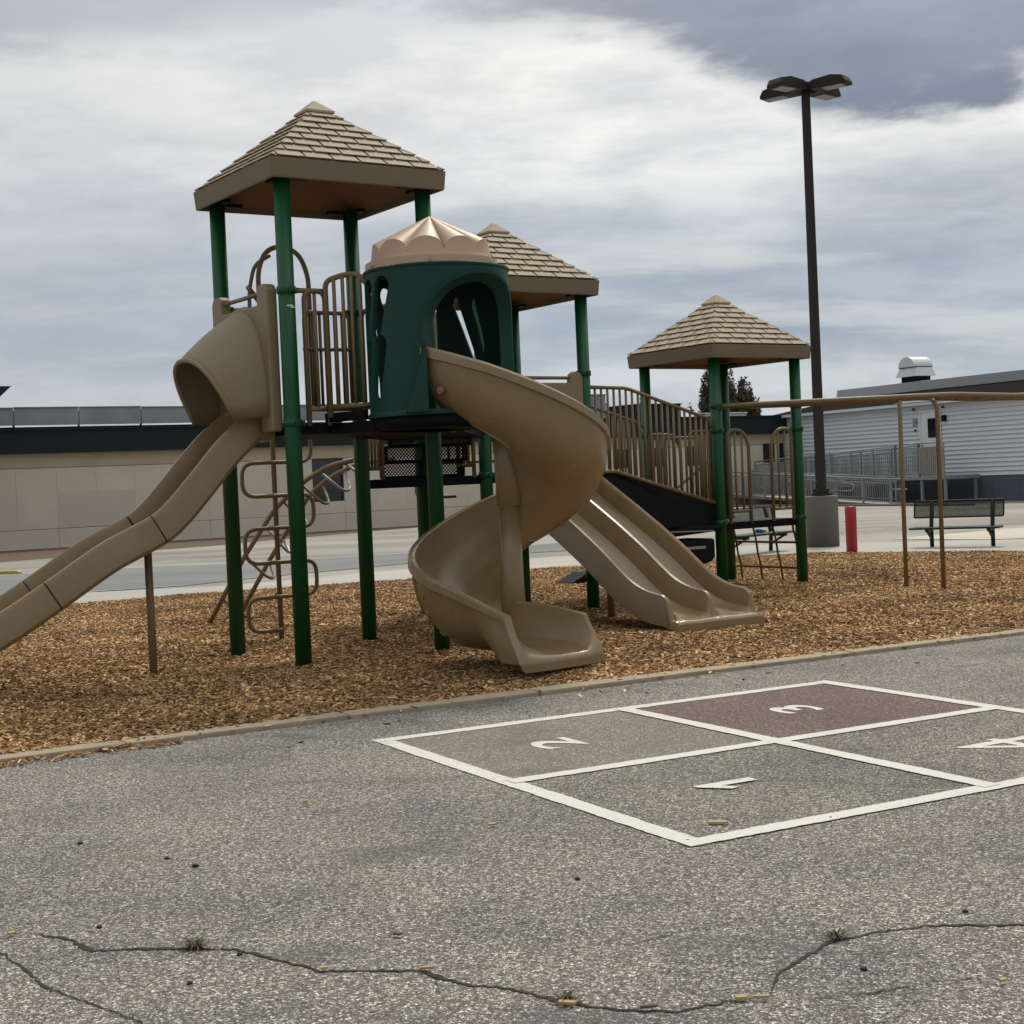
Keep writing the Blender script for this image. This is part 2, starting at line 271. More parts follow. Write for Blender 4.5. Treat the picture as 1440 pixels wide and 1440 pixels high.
# ------------------------------------------------------------------ mesh helpers
class MB:
    def __init__(s): s.v = []; s.f = []; s.smooth = []
    def add(s, vs, fs, smooth=False):
        o = len(s.v); s.v += [tuple(v) for v in vs]; s.f += [tuple(o+i for i in f) for f in fs]; s.smooth += [smooth]*len(fs); return s
    def box(s, c, d, rz=0.0, rx=0.0, ry=0.0):
        m = Matrix.Rotation(rz, 3, 'Z') @ Matrix.Rotation(ry, 3, 'Y') @ Matrix.Rotation(rx, 3, 'X')
        vs = [Vector(c) + m @ Vector((d[0]/2*a, d[1]/2*b, d[2]/2*e)) for e in (-1, 1) for b in (-1, 1) for a in (-1, 1)]
        return s.add(vs, [(0, 2, 3, 1), (4, 5, 7, 6), (0, 1, 5, 4), (2, 6, 7, 3), (0, 4, 6, 2), (1, 3, 7, 5)])
    def tube(s, pts, r, n=8, caps=True, closed=False):
        pts = [Vector(p) for p in pts]; k = len(pts); rs = r if isinstance(r, (list, tuple)) else [r]*k
        tang = []
        for i in range(k):
            a = pts[(i-1) % k] if (closed or i > 0) else pts[i]; b = pts[(i+1) % k] if (closed or i < k-1) else pts[i]
            tang.append((b-a).normalized())
        up = Vector((0, 0, 1)) if abs(tang[0].z) < 0.9 else Vector((1, 0, 0))
        x = tang[0].cross(up).normalized(); vs = []
        for i in range(k):
            x = (x - tang[i]*x.dot(tang[i])).normalized(); y = tang[i].cross(x)
            for j in range(n):
                a = 2*math.pi*j/n; vs.append(pts[i] + (x*math.cos(a)+y*math.sin(a))*rs[i])
        fs = []
        for i in range(k if closed else k-1):
            for j in range(n):
                i2 = (i+1) % k
                fs.append((i*n+j, i*n+(j+1) % n, i2*n+(j+1) % n, i2*n+j))
        s.add(vs, fs, True)
        if caps and not closed:
            o = len(s.v)-len(vs)
            s.f.append(tuple(o+j for j in range(n))[::-1]); s.f.append(tuple(o+(k-1)*n+j for j in range(n))); s.smooth += [False, False]
        return s
    def lathe(s, prof, c=(0, 0, 0), n=24, caps=True, smooth=True):
        vs = [(c[0]+r*math.cos(2*math.pi*j/n), c[1]+r*math.sin(2*math.pi*j/n), c[2]+z) for r, z in prof for j in range(n)]
        fs = [(i*n+j, i*n+(j+1) % n, (i+1)*n+(j+1) % n, (i+1)*n+j) for i in range(len(prof)-1) for j in range(n)]
        s.add(vs, fs, smooth); o = len(s.v)-len(vs)
        if caps:
            s.f.append(tuple(o+j for j in range(n))[::-1]); s.f.append(tuple(o+(len(prof)-1)*n+j for j in range(n))); s.smooth += [False, False]
        return s
    def prism(s, poly, h0, h1, axes='xyz'):
        # poly in 2D (a,b), extruded along third axis from h0 to h1. axes gives the order of (a,b,h)
        idx = {'x': 0, 'y': 1, 'z': 2}; k = len(poly); vs = []
        for h in (h0, h1):
            for a, b in poly:
                p = [0, 0, 0]; p[idx[axes[0]]] = a; p[idx[axes[1]]] = b; p[idx[axes[2]]] = h; vs.append(p)
        fs = [tuple(range(k))[::-1], tuple(range(k, 2*k))] + [(i, (i+1) % k, k+(i+1) % k, k+i) for i in range(k)]
        return s.add(vs, fs)
def mk(name, mb, m, parent=None, label=None, kind=None, bevel=0, loc=None, rz=None, fixn=True):
    me = bpy.data.meshes.new(name); me.from_pydata([tuple(v) for v in mb.v], [], mb.f); me.update()
    me.polygons.foreach_set('use_smooth', [bool(x) for x in mb.smooth])
    if fixn:
        bm = bmesh.new(); bm.from_mesh(me); bmesh.ops.recalc_face_normals(bm, faces=bm.faces); bm.to_mesh(me); bm.free()
    me.materials.append(m)
    o = bpy.data.objects.new(name, me); COL.objects.link(o)
    if parent: o.parent = parent
    if label: o['label'] = label
    if kind: o['kind'] = kind
    if loc: o.location = loc
    if rz is not None: o.rotation_euler.z = rz
    if bevel:
        b = o.modifiers.new('bevel', 'BEVEL'); b.width = bevel; b.segments = 2; b.limit_method = 'ANGLE'; b.angle_limit = R(40)
    return o
def thing(name, label, cat, loc=(0, 0, 0), rz=0.0, group=None):
    o = bpy.data.objects.new(name, None); COL.objects.link(o); o.location = loc; o.rotation_euler.z = rz
    o.empty_display_size = 0.2
    o['label'] = label; o['category'] = cat
    if group: o['group'] = group
    return o
def tag(o, label, cat, group=None):
    o['label'] = label; o['category'] = cat
    if group: o['group'] = group
    return o
def crisp(o, a=32):
    e = o.modifiers.new('edge', 'EDGE_SPLIT'); e.split_angle = R(a); return o
def fillet(pts, r=0.08, n=5):
    """round the corners of a polyline"""
    P = [Vector(p) for p in pts]; o = [P[0]]
    for i in range(1, len(P)-1):
        a, b, c = P[i-1], P[i], P[i+1]; d1 = (a-b); d2 = (c-b); l = min(r, d1.length*0.49, d2.length*0.49)
        p1 = b+d1.normalized()*l; p2 = b+d2.normalized()*l
        for k in range(n+1):
            t = k/n; o.append(p1*(1-t)**2 + b*2*t*(1-t) + p2*t*t)
    o.append(P[-1]); return o
def cdt(outer, holes=(), step=None, extra=()):
    """triangulate polygon with holes plus interior grid points"""
    vs = []; es = []
    for loop in [outer]+list(holes):
        o = len(vs); vs += [Vector(p) for p in loop]; es += [(o+i, o+(i+1) % len(loop)) for i in range(len(loop))]
    def inside(p, poly):
        c = False; j = len(poly)-1
        for i in range(len(poly)):
            xi, yi = poly[i]; xj, yj = poly[j]
            if (yi > p[1]) != (yj > p[1]) and p[0] < (xj-xi)*(p[1]-yi)/(yj-yi)+xi: c = not c
            j = i
        return c
    ok = lambda p: inside(p, outer) and not any(inside(p, h) for h in holes)
    if step:
        x0 = min(p[0] for p in outer); x1 = max(p[0] for p in outer); y0 = min(p[1] for p in outer); y1 = max(p[1] for p in outer)
        sx, sy = step if isinstance(step, tuple) else (step, step)
        y = y0+sy*0.5
        while y < y1:
            x = x0+sx*0.5
            while x < x1:
                if ok((x, y)): vs.append(Vector((x, y)))
                x += sx
            y += sy
    r = delaunay_2d_cdt(vs, es, [], 0, 1e-6)
    V, F = r[0], r[2]; out = []
    for f in F:
        c = sum((V[i] for i in f), Vector((0, 0)))/len(f)
        if ok((c.x, c.y)): out.append(tuple(f))
    return [(v.x, v.y) for v in V], out
def sheet(name, poly, z, m, parent=None, kind='structure', step=None, hfun=None, thick=0.0):
    V, F = cdt(poly, step=step)
    mb = MB(); mb.add([(x, y, z+(hfun(x, y) if hfun else 0)) for x, y in V], F)
    o = mk(name, mb, m, parent, kind=kind, fixn=False)
    return o

# ================================================================== GROUND
# far lot and everything beyond
sheet('ground', [(-400, -60), (400, -60), (400, 900), (-400, 900)], -0.012, M_lot)
def kerb_y(x): 
    xs = [-30, -6, -2.8, -1.65, -.93, .46, 1.88, 3.98, 8, 30]; ys = [-7.5, 6.1, 8.0, 8.66, 9.10, 9.85, 10.68, 11.82, 14.0, 26.0]
    return float(np.interp(x, xs, ys))
kx = [-9, -6, -4.4, -2.8, -1.65, -.93, .46, 1.88, 3.98, 6, 9, 14]
asph_poly = [(-9, -6)] + [(14, -6)] + [(x, kerb_y(x)-0.01) for x in reversed(kx)]
asphalt_o = sheet('asphalt_playground_surface', asph_poly, 0.0, M_asph)
# kerb: flush timber-coloured concrete edging in lengths
kp = []
for a, b in zip(kx[:-1], kx[1:]): kp += [(a, kerb_y(a))]
kp.append((kx[-1], kerb_y(kx[-1])))
kerb = bpy.data.objects.new('kerb', None); COL.objects.link(kerb); kerb['kind'] = 'structure'
Lk = 0
x = -8.0
while x < 12:
    L_ = 1.35; y = kerb_y(x); 
    x2 = x+L_*0.86; y2 = kerb_y(x2); ang = math.atan2(y2-y, x2-x); ln = math.hypot(x2-x, y2-y)-0.012
    mb = MB(); mb.box((0, 0, 0), (ln, 0.165, 0.10))
    nx_, ny_ = -math.sin(ang), math.cos(ang)
    mk('kerb_stone', mb, M_conc, kerb, bevel=0.008, loc=((x+x2)/2+nx_*0.075, (y+y2)/2+ny_*0.075, -0.020+rnd.uniform(-0.003, 0.003)), rz=ang)
    x = x2
for o in kerb.children: o.data.materials[0] = M_conc
# chip bed
far_pts = [(14, 17.8), (9.5, 20.0), (7.36, 21.76), (4.76, 23.62), (2.6, 23.5), (.5, 22.66), (-2.04, 21.2), (-4.55, 20.3), (-6.47, 18.88), (-9.5, 16.4), (-11, 12)]
bed = [(x, kerb_y(x)+0.125) for x in kx]+far_pts
_post = []
_hol = [(-0.10, 9.90, 0.55, -0.035), (0.35, 10.35, 0.5, -0.02), (2.05, 12.35, 0.6, -0.035), (1.75, 12.7, 0.5, -0.02), (-4.3, 10.2, 0.6, -0.03)]
for _T in ((0, 0), (2.9516, 1.9008), (6.3183, 2.3165)):
    for _a in (-.6187, .6187):
        for _b in (-.6187, .6187):
            _u0, _v0 = _T[0]+_a, _T[1]+_b; _post.append((-1.4667+0.83176*_u0-0.55515*_v0, 12.3408+0.55515*_u0+0.83176*_v0))
def hum(x, y): return 0.018+0.5*sum(h*math.exp(-((x-a)**2+(y-b)**2)/r**2) for a, b, r, h in _hol)+sum(0.022*math.exp(-((x-a)**2+(y-b)**2)/0.018) for a, b in _post)+ 0.02*noise.noise(Vector((x*1.1, y*1.1, 0.3)))+0.012*noise.noise(Vector((x*4, y*4, 2.1)))
sheet('mulch_bed', bed, -0.006, M_mulch, step=0.35, hfun=lambda x, y: hum(x, y)+0.006)
# chips: geometry nodes over the part of the bed in view
chip_src = [(-4.6, 7.1), (-2.8, 8.14), (-1.65, 8.80), (-.93, 9.24), (.46, 9.99), (1.88, 10.82), (3.98, 11.95), (5.7, 12.9), (9.4, 20.1), (7.36, 21.76), (4.76, 23.62), (2.6, 23.5), (.5, 22.66), (-2.04, 21.2), (-4.55, 20.3), (-6.47, 18.88), (-8, 17.6)]
def chips_object(name, poly, density, seed, z=0.0, hf=hum, scale=1.0):
    V, F = cdt(poly, step=0.14)
    me = bpy.data.meshes.new(name); me.from_pydata([(x, y, z+hf(x, y)) for x, y in V], [], F); me.materials.append(M_chip)
    o = bpy.data.objects.new(name, me); COL.objects.link(o); o['kind'] = 'stuff'
    g = bpy.data.node_groups.new(name+'_scatter', 'GeometryNodeTree')
    g.interface.new_socket(name='Geometry', in_out='INPUT', socket_type='NodeSocketGeometry')
    g.interface.new_socket(name='Geometry', in_out='OUTPUT', socket_type='NodeSocketGeometry')
    gi = g.nodes.new('NodeGroupInput'); go = g.nodes.new('NodeGroupOutput')
    dp = g.nodes.new('GeometryNodeDistributePointsOnFaces'); dp.inputs['Density'].default_value = density; dp.inputs['Seed'].default_value = seed
    cb = g.nodes.new('GeometryNodeMeshCube'); cb.inputs['Size'].default_value = (0.038*scale, 0.0115*scale, 0.0045)
    sm = g.nodes.new('GeometryNodeSetMaterial'); sm.inputs['Material'].default_value = M_chip
    ip = g.nodes.new('GeometryNodeInstanceOnPoints')
    rv = g.nodes.new('FunctionNodeRandomValue'); rv.data_type = 'FLOAT_VECTOR'
    rv.inputs[0].default_value = (-0.42, -0.42, 0); rv.inputs[1].default_value = (0.42, 0.42, 6.283)
    rs = g.nodes.new('FunctionNodeRandomValue'); rs.data_type = 'FLOAT_VECTOR'; rs.inputs[0].default_value = (0.35, 0.5, 0.6); rs.inputs[1].default_value = (1.5, 1.7, 1.6); rs.inputs['Seed'].default_value = 5
    sp_ = g.nodes.new('GeometryNodeSetPosition'); rz_ = g.nodes.new('FunctionNodeRandomValue'); rz_.data_type = 'FLOAT_VECTOR'; rz_.inputs[0].default_value = (0, 0, 0.0); rz_.inputs[1].default_value = (0, 0, 0.020); rz_.inputs['Seed'].default_value = 9
    lk = g.links.new
    lk(gi.outputs[0], dp.inputs['Mesh']); lk(dp.outputs['Points'], sp_.inputs['Geometry']); lk(rz_.outputs[0], sp_.inputs['Offset'])
    lk(sp_.outputs[0], ip.inputs['Points']); lk(cb.outputs[0], sm.inputs['Geometry']); lk(sm.outputs[0], ip.inputs['Instance'])
    lk(rv.outputs[0], ip.inputs['Rotation']); lk(rs.outputs[0], ip.inputs['Scale']); lk(ip.outputs[0], go.inputs[0])
    md = o.modifiers.new('scatter', 'NODES'); md.node_group = g
    return o
chips_object('wood_chip_mulch', chip_src, 2500, 3)
spill = [(x, kerb_y(x)-0.05) for x in (-4.4, -2.8, -1.65, -.93, .46, 1.88, 3.98, 6)]+[(x, kerb_y(x)+0.10) for x in (6, 3.98, 1.88, .46, -.93, -1.65, -2.8, -4.4)]
chips_object('spilled_wood_chips', spill, 110, 8, 0.012, lambda x, y: 0, 0.9)
chips_object('spilled_wood_chips', [(x, kerb_y(x)-0.9) for x in (-4.4, -2.8, -1.65, -.93, .46, 1.88, 3.98)]+[(x, kerb_y(x)-0.03) for x in (3.98, 1.88, .46, -.93, -1.65, -2.8, -4.4)], 7, 48, 0.003, lambda x, y: 0, 0.9)
spill2 = [(-4.6, 6.8), (-2.9, 7.78), (-1.9, 8.36), (-1.9, 8.50), (-2.9, 7.98), (-4.6, 7.0)]
chips_object('spilled_wood_chips', spill2, 900, 18, 0.002, lambda x, y: 0, 0.9)
spill3 = [(-6.6, 19.0), (-4.6, 20.45), (-2.0, 21.4), (.5, 22.9), (2.6, 23.75), (4.8, 23.85), (7.5, 21.95), (7.3, 21.6), (4.7, 23.4), (2.6, 23.3), (.5, 22.4), (-2.0, 21.0), (-4.5, 20.1), (-6.4, 18.6)]
chips_object('spilled_wood_chips', spill3, 160, 28, 0.004, lambda x, y: 0, 1.1)
# concrete walk beyond the bed
walk = [(16, 16.4)] + far_pts[1:-1] + [(-14, 13.2), (-16, 15.2), (-9.6, 20.2), (-6.9, 22.3), (-4.4, 22.4), (-1.9, 24.6), (.7, 26.6), (5.0, 27.6), (8.8, 25.3), (17.5, 18.4)]
sheet('pavement', walk, -0.006, M_walk)
court = [(-16, 24), (-9.5, 28.6), (-8.0, 28.9), (-6.9, 29.4), (-6.0, 29.2), (-3.6, 29.7), (-.6, 31.0), (2.4, 32.9), (2.6, 29.2), (-.3, 28.0), (-1.95, 26.4), (-4.2, 24.0), (-5.0, 22.9), (-6.3, 22.35), (-6.95, 22.5), (-9.6, 20.4), (-16, 15.6)]
sheet('court', court, -0.004, M_court)
def gline(name, pts, wd, z, m, parent=None, kind='structure'):
    mb = MB(); P = [Vector((p[0], p[1], 0)) for p in pts]
    L_, R_ = [], []
    for i, p in enumerate(P):
        d = (P[min(i+1, len(P)-1)]-P[max(i-1, 0)]).normalized(); n = Vector((-d.y, d.x, 0))
        wv = wd if not isinstance(wd, list) else wd[i]
        L_.append(p+n*wv/2); R_.append(p-n*wv/2)
    vs = [(v.x, v.y, z) for v in L_+R_]; k = len(P)
    mb.add(vs, [(i, k+i, k+i+1, i+1) for i in range(k-1)])
    return mk(name, mb, m, parent, kind=kind, fixn=False)
gline('painted_line', [(-8.0, 28.9), (-6.9, 29.35), (-6.0, 29.15), (-3.6, 29.7), (-.6, 31.0), (2.4, 32.9)], 0.09, 0.0, M_lime)
gline('painted_line', [(-6.95, 22.55), (-6.3, 22.42), (-5.0, 22.95)], 0.07, 0.0, M_lime)
gline('painted_line', [(-9.9, 24.4), (-8.8, 25.1)], 0.07, 0.0, M_lime)
gline('painted_line', [(0, 29.0), (4.5, 30.8)], 0.06, 0.0, M_lime)
sheet('pale_paving', [(6.9, 27.6), (9.6, 29.6), (14, 30.2), (14, 25.5), (8.2, 25.9)], -0.005, M_pale)
# leaf litter strip along the long building
U = Vector((0.83176, 0.55515, 0)); V_ = Vector((-0.55515, 0.83176, 0)); O = Vector((-1.4667, 12.3408, 0)); TH = 0.5885295
def Lw(u, v, z=0): return O+U*u+V_*v+Vector((0, 0, z))
def pl(u, v): p = Lw(u, v); return (p.x, p.y)
lit = [pl(0, 24.0)]+[pl(u, float(np.interp(u, [0, 8, 14, 18, 24, 30], [24.0, 25.5, 28.3, 30.2, 31.2, 31.8]))+0.5*noise.noise(Vector((u*0.45, 0, 0)))) for u in range(1, 30, 1)]+[pl(30, 32.2), pl(0, 32.2)]
sheet('litter_strip', lit, -0.007, M_dirt)

# ---- four-square court
cx0, cy0, cth, sx, sy = -0.75943, 8.20426, -1.07393, 1.45685, 1.54824
cu = Vector((math.cos(cth), math.sin(cth), 0)); cv = Vector((-cu.y, cu.x, 0))
def C2(i, j): p = Vector((cx0, cy0, 0))+cu*sx*i+cv*sy*j; return (p.x, p.y)
for (i, j, m, nm) in ((0, 0, M_sq2, 'painted_square'), (0, 1, M_sq3, 'painted_square'), (1, 0, M_sq1, 'painted_square'), (1, 1, M_sq4, 'painted_square')):
    e = 0.0
    sheet(nm, [C2(i, j), C2(i+1, j), C2(i+1, j+1), C2(i, j+1)], 0.002, m)
def wob(a, b, n=150, amp=0.004):
    A = Vector((*a, 0)); B = Vector((*b, 0)); d = (B-A).normalized(); nn = Vector((-d.y, d.x, 0))
    return [tuple((A+(B-A)*k/n+nn*amp*noise.noise((A+(B-A)*k/n)*3.0))[:2]) for k in range(n+1)]
lw = 0.096
hx = lw/2/sx; hy = lw/2/sy
lines = [((-hx, 0), (2+hx, 0)), ((0, -hy), (0, 2+hy)), ((2, -hy), (2, 2+hy)), ((-hx, 2), (2+hx, 2)), ((1, 0), (1, 2)), ((0, 1), (2, 1))]
for k, (a, b) in enumerate(lines):
    gline('painted_line', wob(C2(*a), C2(*b)), [lw*(1+0.10*noise.noise(Vector((q*0.12, k*3.1, 0)))+rnd.uniform(-0.06, 0.06)) for q in range(151)], 0.0045+0.0006*k, M_white)
def digit(ch, i, j, h, wd):
    c = bpy.data.curves.new('digit', 'FONT'); c.body = ch; c.size = 1.0; c.align_x = 'CENTER'; c.offset = 0.018 if ch != '4' else 0.0
    t = bpy.data.objects.new('digit', c); COL.objects.link(t)
    bpy.context.view_layer.update(); dg = bpy.context.evaluated_depsgraph_get(); me = bpy.data.meshes.new_from_object(t.evaluated_get(dg))
    bpy.data.objects.remove(t)
    xs = [v.co.x for v in me.vertices]; ys = [v.co.y for v in me.vertices]
    mxx, mnx, mxy, mny = max(xs), min(xs), max(ys), min(ys)
    up = -cv; rt = -cu; c0 = Vector((*C2(i, j), 0))
    for v in me.vertices:
        a = ((v.co.x-mnx)/(mxx-mnx)-0.5)*wd; b = ((v.co.y-mny)/(mxy-mny)-0.5)*h
        p = c0+rt*a+up*b; v.co = (p.x, p.y, 0.0045)
    me.materials.clear(); me.materials.append(M_white)
    o = bpy.data.objects.new('painted_number', me); COL.objects.link(o); o['kind'] = 'structure'

mb = MB(); c0 = Vector((*C2(1.465, 0.47), 0)); up_ = -cv; rt_ = -cu
P1_ = [(-0.035, -0.15), (0.035, -0.15), (0.035, 0.155), (0.0, 0.155), (-0.115, 0.05), (-0.10, 0.005), (-0.035, 0.045)]
mb.add([tuple((c0+rt_*a+up_*b)[:2])+(0.0085,) for a, b in P1_], [(0, 1, 2, 3, 6), (3, 4, 5, 6)]); mk('painted_number', mb, M_white, kind='structure', fixn=False)
digit('2', 0.50, 0.43, 0.26, 0.27); digit('3', 0.49, 1.465, 0.27, 0.25); digit('4', 1.56, 1.49, 0.46, 0.30)

# ---- cracks
M_kerb = mat('tan_kerb_concrete', (0.34, 0.275, 0.19), 0.9, var=0.15, vscale=4, bump=0.4, bscale=60, dirt=0.4, dirtc=(0.22, 0.15, 0.09))
for o in kerb.children: o.data.materials[0] = M_kerb
M_crack = mat('crack_dark', (0.022, 0.019, 0.015), 1.0, var=0.4, vscale=40, dirt=0.6, dirtc=(0.075, 0.05, 0.028))
def crack(pts, w0, seed, parent=None):
    r_ = random.Random(seed); P = []
    for a, b in zip(pts[:-1], pts[1:]):
        n_ = max(2, int(math.hypot(b[0]-a[0], b[1]-a[1])/0.018))
        for k in range(n_): 
            t = k/n_; P.append((a[0]+(b[0]-a[0])*t+r_.uniform(-1, 1)*0.0045, a[1]+(b[1]-a[1])*t+r_.uniform(-1, 1)*0.008))
    P.append(pts[-1]); n_ = len(P)
    wds = [1.55*w0*(0.35+0.9*abs(noise.noise(Vector((q*0.09, seed, 0))))*1.4+r_.uniform(-0.15, 0.75)*abs(noise.noise(Vector((q*0.31, seed+9, 0))))*1.6)*min(1, 0.15+min(q, n_-1-q)/12) for q in range(n_)]
    gline('crack', P, wds, 0.003, M_crack)
crack([(-1.621, 4.844), (-1.456, 4.753), (-1.353, 4.623), (-1.176, 4.619), (-1.052, 4.602), (-.904, 4.574), (-.731, 4.435), (-.614, 4.336), (-.323, 4.297), (-.206, 4.172), (-.057, 4.106), (.094, 3.975), (.239, 3.903), (.366, 3.877), (.523, 3.942), (.618, 3.946)], 0.015, 1)
crack([(.618, 3.946), (.68, 4.138), (.773, 4.261), (.883, 4.397), (1.025, 4.466), (1.185, 4.507), (1.475, 4.478), (2.2, 4.3)], 0.011, 2)
crack([(-2.3, 4.9), (-1.647, 4.65), (-1.532, 4.498), (-1.393, 4.291), (-1.219, 4.14), (-1.064, 3.995), (-.9, 3.8)], 0.008, 3)
crack([(.618, 3.946), (.75, 3.93), (.92, 3.96), (1.1, 4.03), (1.35, 4.02)], 0.005, 4)
crack([(.25, 4.43), (.45, 4.55), (.62, 4.62), (.80, 4.64)], 0.004, 5)
crack([(-.26, 4.28), (-.27, 4.18), (-.25, 4.08)], 0.004, 6)
crack([(-1.6, 4.52), (-1.35, 4.57), (-1.18, 4.61)], 0.004, 7)

# ---- small litter on the asphalt
def pebble(x, y, s, label):
    s *= 0.72
    mb = MB(); bm = bmesh.new(); bmesh.ops.create_icosphere(bm, subdivisions=2, radius=1)
    for v in bm.verts: v.co = Vector((v.co.x*s, v.co.y*s*0.9, v.co.z*s*0.55))*(1+0.22*noise.noise(v.co*1.8+Vector((x*9, y*9, 0)))); 
    me = bpy.data.meshes.new('pebble'); bm.to_mesh(me); bm.free(); me.materials.append(M_peb)
    o = bpy.data.objects.new('pebble', me); COL.objects.link(o); o.location = (x, y, s*0.35); o.rotation_euler.z = rnd.uniform(0, 6); tag(o, label, 'pebble', 'dark pebbles on the asphalt')
pebble(-1.242, 5.619, 0.020, 'largest round black pebble on the open asphalt at left')
pebble(-1.381, 5.759, 0.014, 'small black pebble just up left of the largest one')
pebble(-1.804, 6.073, 0.017, 'black pebble nearest the left edge of the asphalt')
pebble(.171, 5.205, 0.015, 'black pebble below the near corner of the four square court')
pebble(1.346, 4.631, 0.014, 'black pebble above the crack near the right edge')
pebble(.917, 4.142, 0.015, 'black pebble below the right crack and its weed')
pebble(.61, 5.68, 0.012, 'tiny black pebble on the near corner of the white court line')
pebble(1.208, 5.946, 0.012, 'tiny black pebble on the near right white court line')
pebble(-1.399, 4.873, 0.014, 'black pebble just above the left end of the long crack')
pebble(-.977, 4.273, 0.014, 'black pebble below the long crack at left')
pebble(-.88, 4.52, 0.014, 'black pebble touching the long crack beside the left weed')
def chip(x, y, l, wd, rz, label, m=M_chipL):
    mb = MB(); mb.prism([(-l/2, -wd/2), (l*0.38, -wd*0.55), (l/2, wd*0.1), (l*0.3, wd/2), (-l*0.46, wd*0.42)], 0, 0.007)
    o = mk('wood_chip', mb, m, loc=(x, y, 0.009), rz=rz); o.rotation_euler.x = 0.12; tag(o, label, 'wood chip', 'loose wood chips on the asphalt')
chip(.759, 5.921, 0.078, 0.022, -0.1, 'longest tan wood chip lying inside square one of the court')
chip(-.136, 6.055, 0.034, 0.016, 0.5, 'small orange wood chip left of the court near its corner')
chip(.278, 4.958, 0.022, 0.012, 1.1, 'tiny tan wood chip on the asphalt below the court')
chip(-1.668, 4.821, 0.026, 0.016, 0.9, 'pale wood chip at the far left beside the crack end')
chip(.547, 3.939, 0.034, 0.018, 0.1, 'pale square wood chip lying on the crack bottom right')
chip(.60, 3.935, 0.045, 0.009, -0.05, 'thin pale sliver right of the square chip on the crack')
chip(.09, 3.955, 0.05, 0.014, -0.3, 'tan sliver in the crack under the middle weed')
chip(1.249, 3.981, 0.022, 0.013, 0.5, 'small pale wood chip near the bottom right corner')
chip(-.60, 4.33, 0.022, 0.011, 0.2, 'small pale chip in the long crack left of its middle')
chip(-.30, 4.29, 0.045, 0.008, 0.1, 'thin orange sliver lying along the long crack')
chip(.30, 3.90, 0.05, 0.010, 0.15, 'brown sliver in the crack near the bottom edge', M_weed)
chip(-.971, 6.665, 0.024, 0.014, 0.4, 'tan chip lying far up the open asphalt at left')
chip(-.409, 4.631, 0.028, 0.014, -0.4, 'dull brown chip above the long crack', M_weed)
def weed(x, y, s, seed, label):
    r_ = random.Random(seed); mb = MB()
    for k in range(70):
        a = r_.uniform(0, 6.28); l = s*r_.uniform(0.4, 1.0); h = s*r_.uniform(0.05, 0.45); d = Vector((math.cos(a), math.sin(a)*0.8, 0)); n = Vector((-d.y, d.x, 0))*0.0022
        p0 = Vector((r_.uniform(-1, 1)*s*0.2, r_.uniform(-1, 1)*s*0.1, 0)); p1 = p0+d*l*0.5+Vector((0, 0, h)); p2 = p0+d*l+Vector((0, 0, h*0.5))
        mb.add([p0-n, p0+n, p1+n, p1-n, p2], [(0, 1, 2, 3), (3, 2, 4)])
    o = mk('weed', mb, M_weed, loc=(x, y, 0.003), fixn=False); tag(o, label, 'weed', 'dry weeds in the asphalt crack')
weed(-1.03, 4.60, 0.075, 1, 'brown dry weed tuft growing in the crack at left')
weed(.90, 4.42, 0.06, 2, 'brown dry weed tuft in the rising crack at right')
weed(.085, 3.99, 0.055, 3, 'brown dry weed tuft in the crack near the bottom middle')

# ================================================================== PLAY STRUCTURE
PS = thing('play_structure', 'tan and green playground structure with three peaked roofs and several slides on wood chips', 'playground', O, TH)
H_ = 0.6187
T1, T2, T3 = (0, 0), (2.9516, 1.9008), (6.3183, 2.3165)
ZT = (3.729, 3.220, 2.643); ZD = (1.90, 1.45, 0.80)
posts = []
for (T, zt) in zip((T1, T2, T3), ZT):
    for a, b in ((-1, -1), (-1, 1), (1, -1), (1, 1)): posts.append((T[0]+a*H_, T[1]+b*H_, zt+0.05, T, a, b))
collars = {0: [1.895, 2.904], 1: [1.447, 2.44, 1.869], 2: [0.804, 1.835, 2.113]}
for k, (u, v, zt, T, a, b) in enumerate(posts):
    mb = MB(); mb.tube([(u, v, -0.05), (u, v, zt)], 0.0635, 24)
    p = mk('post', mb, M_green, PS)
    for cz in collars[k//4]:
        if k//4 == 1 and cz == 1.869 and (a, b) != (-1, -1): continue
        if k//4 == 2 and cz == 2.113 and (b != -1): continue
        mb = MB(); mb.lathe([(0.064, cz-0.03), (0.074, cz-0.026), (0.076, cz), (0.074, cz+0.026), (0.064, cz+0.03)], (u, v, 0), 24, caps=False)
        mb.box((u+0.085*(1 if a < 0 else -1)*0.9, v, cz), (0.045, 0.035, 0.04)); mb.box((u, v-0.078, cz), (0.03, 0.03, 0.035))
        mk('collar_clamp', mb, M_green, p)
# extra post at the far corner of the landing
mb = MB(); mb.tube([(0.98, 1.28, -0.05), (0.98, 1.28, 1.9)], 0.0635, 20); mk('post', mb, M_green, PS)
# label sticker on the near post
mb = MB(); mb.box((-0.625, -0.6835, 2.78), (0.05, 0.004, 0.012)); mb.box((-0.60, -0.683, 2.768), (0.04, 0.004, 0.008)); mk('sticker', mb, M_trim, PS)

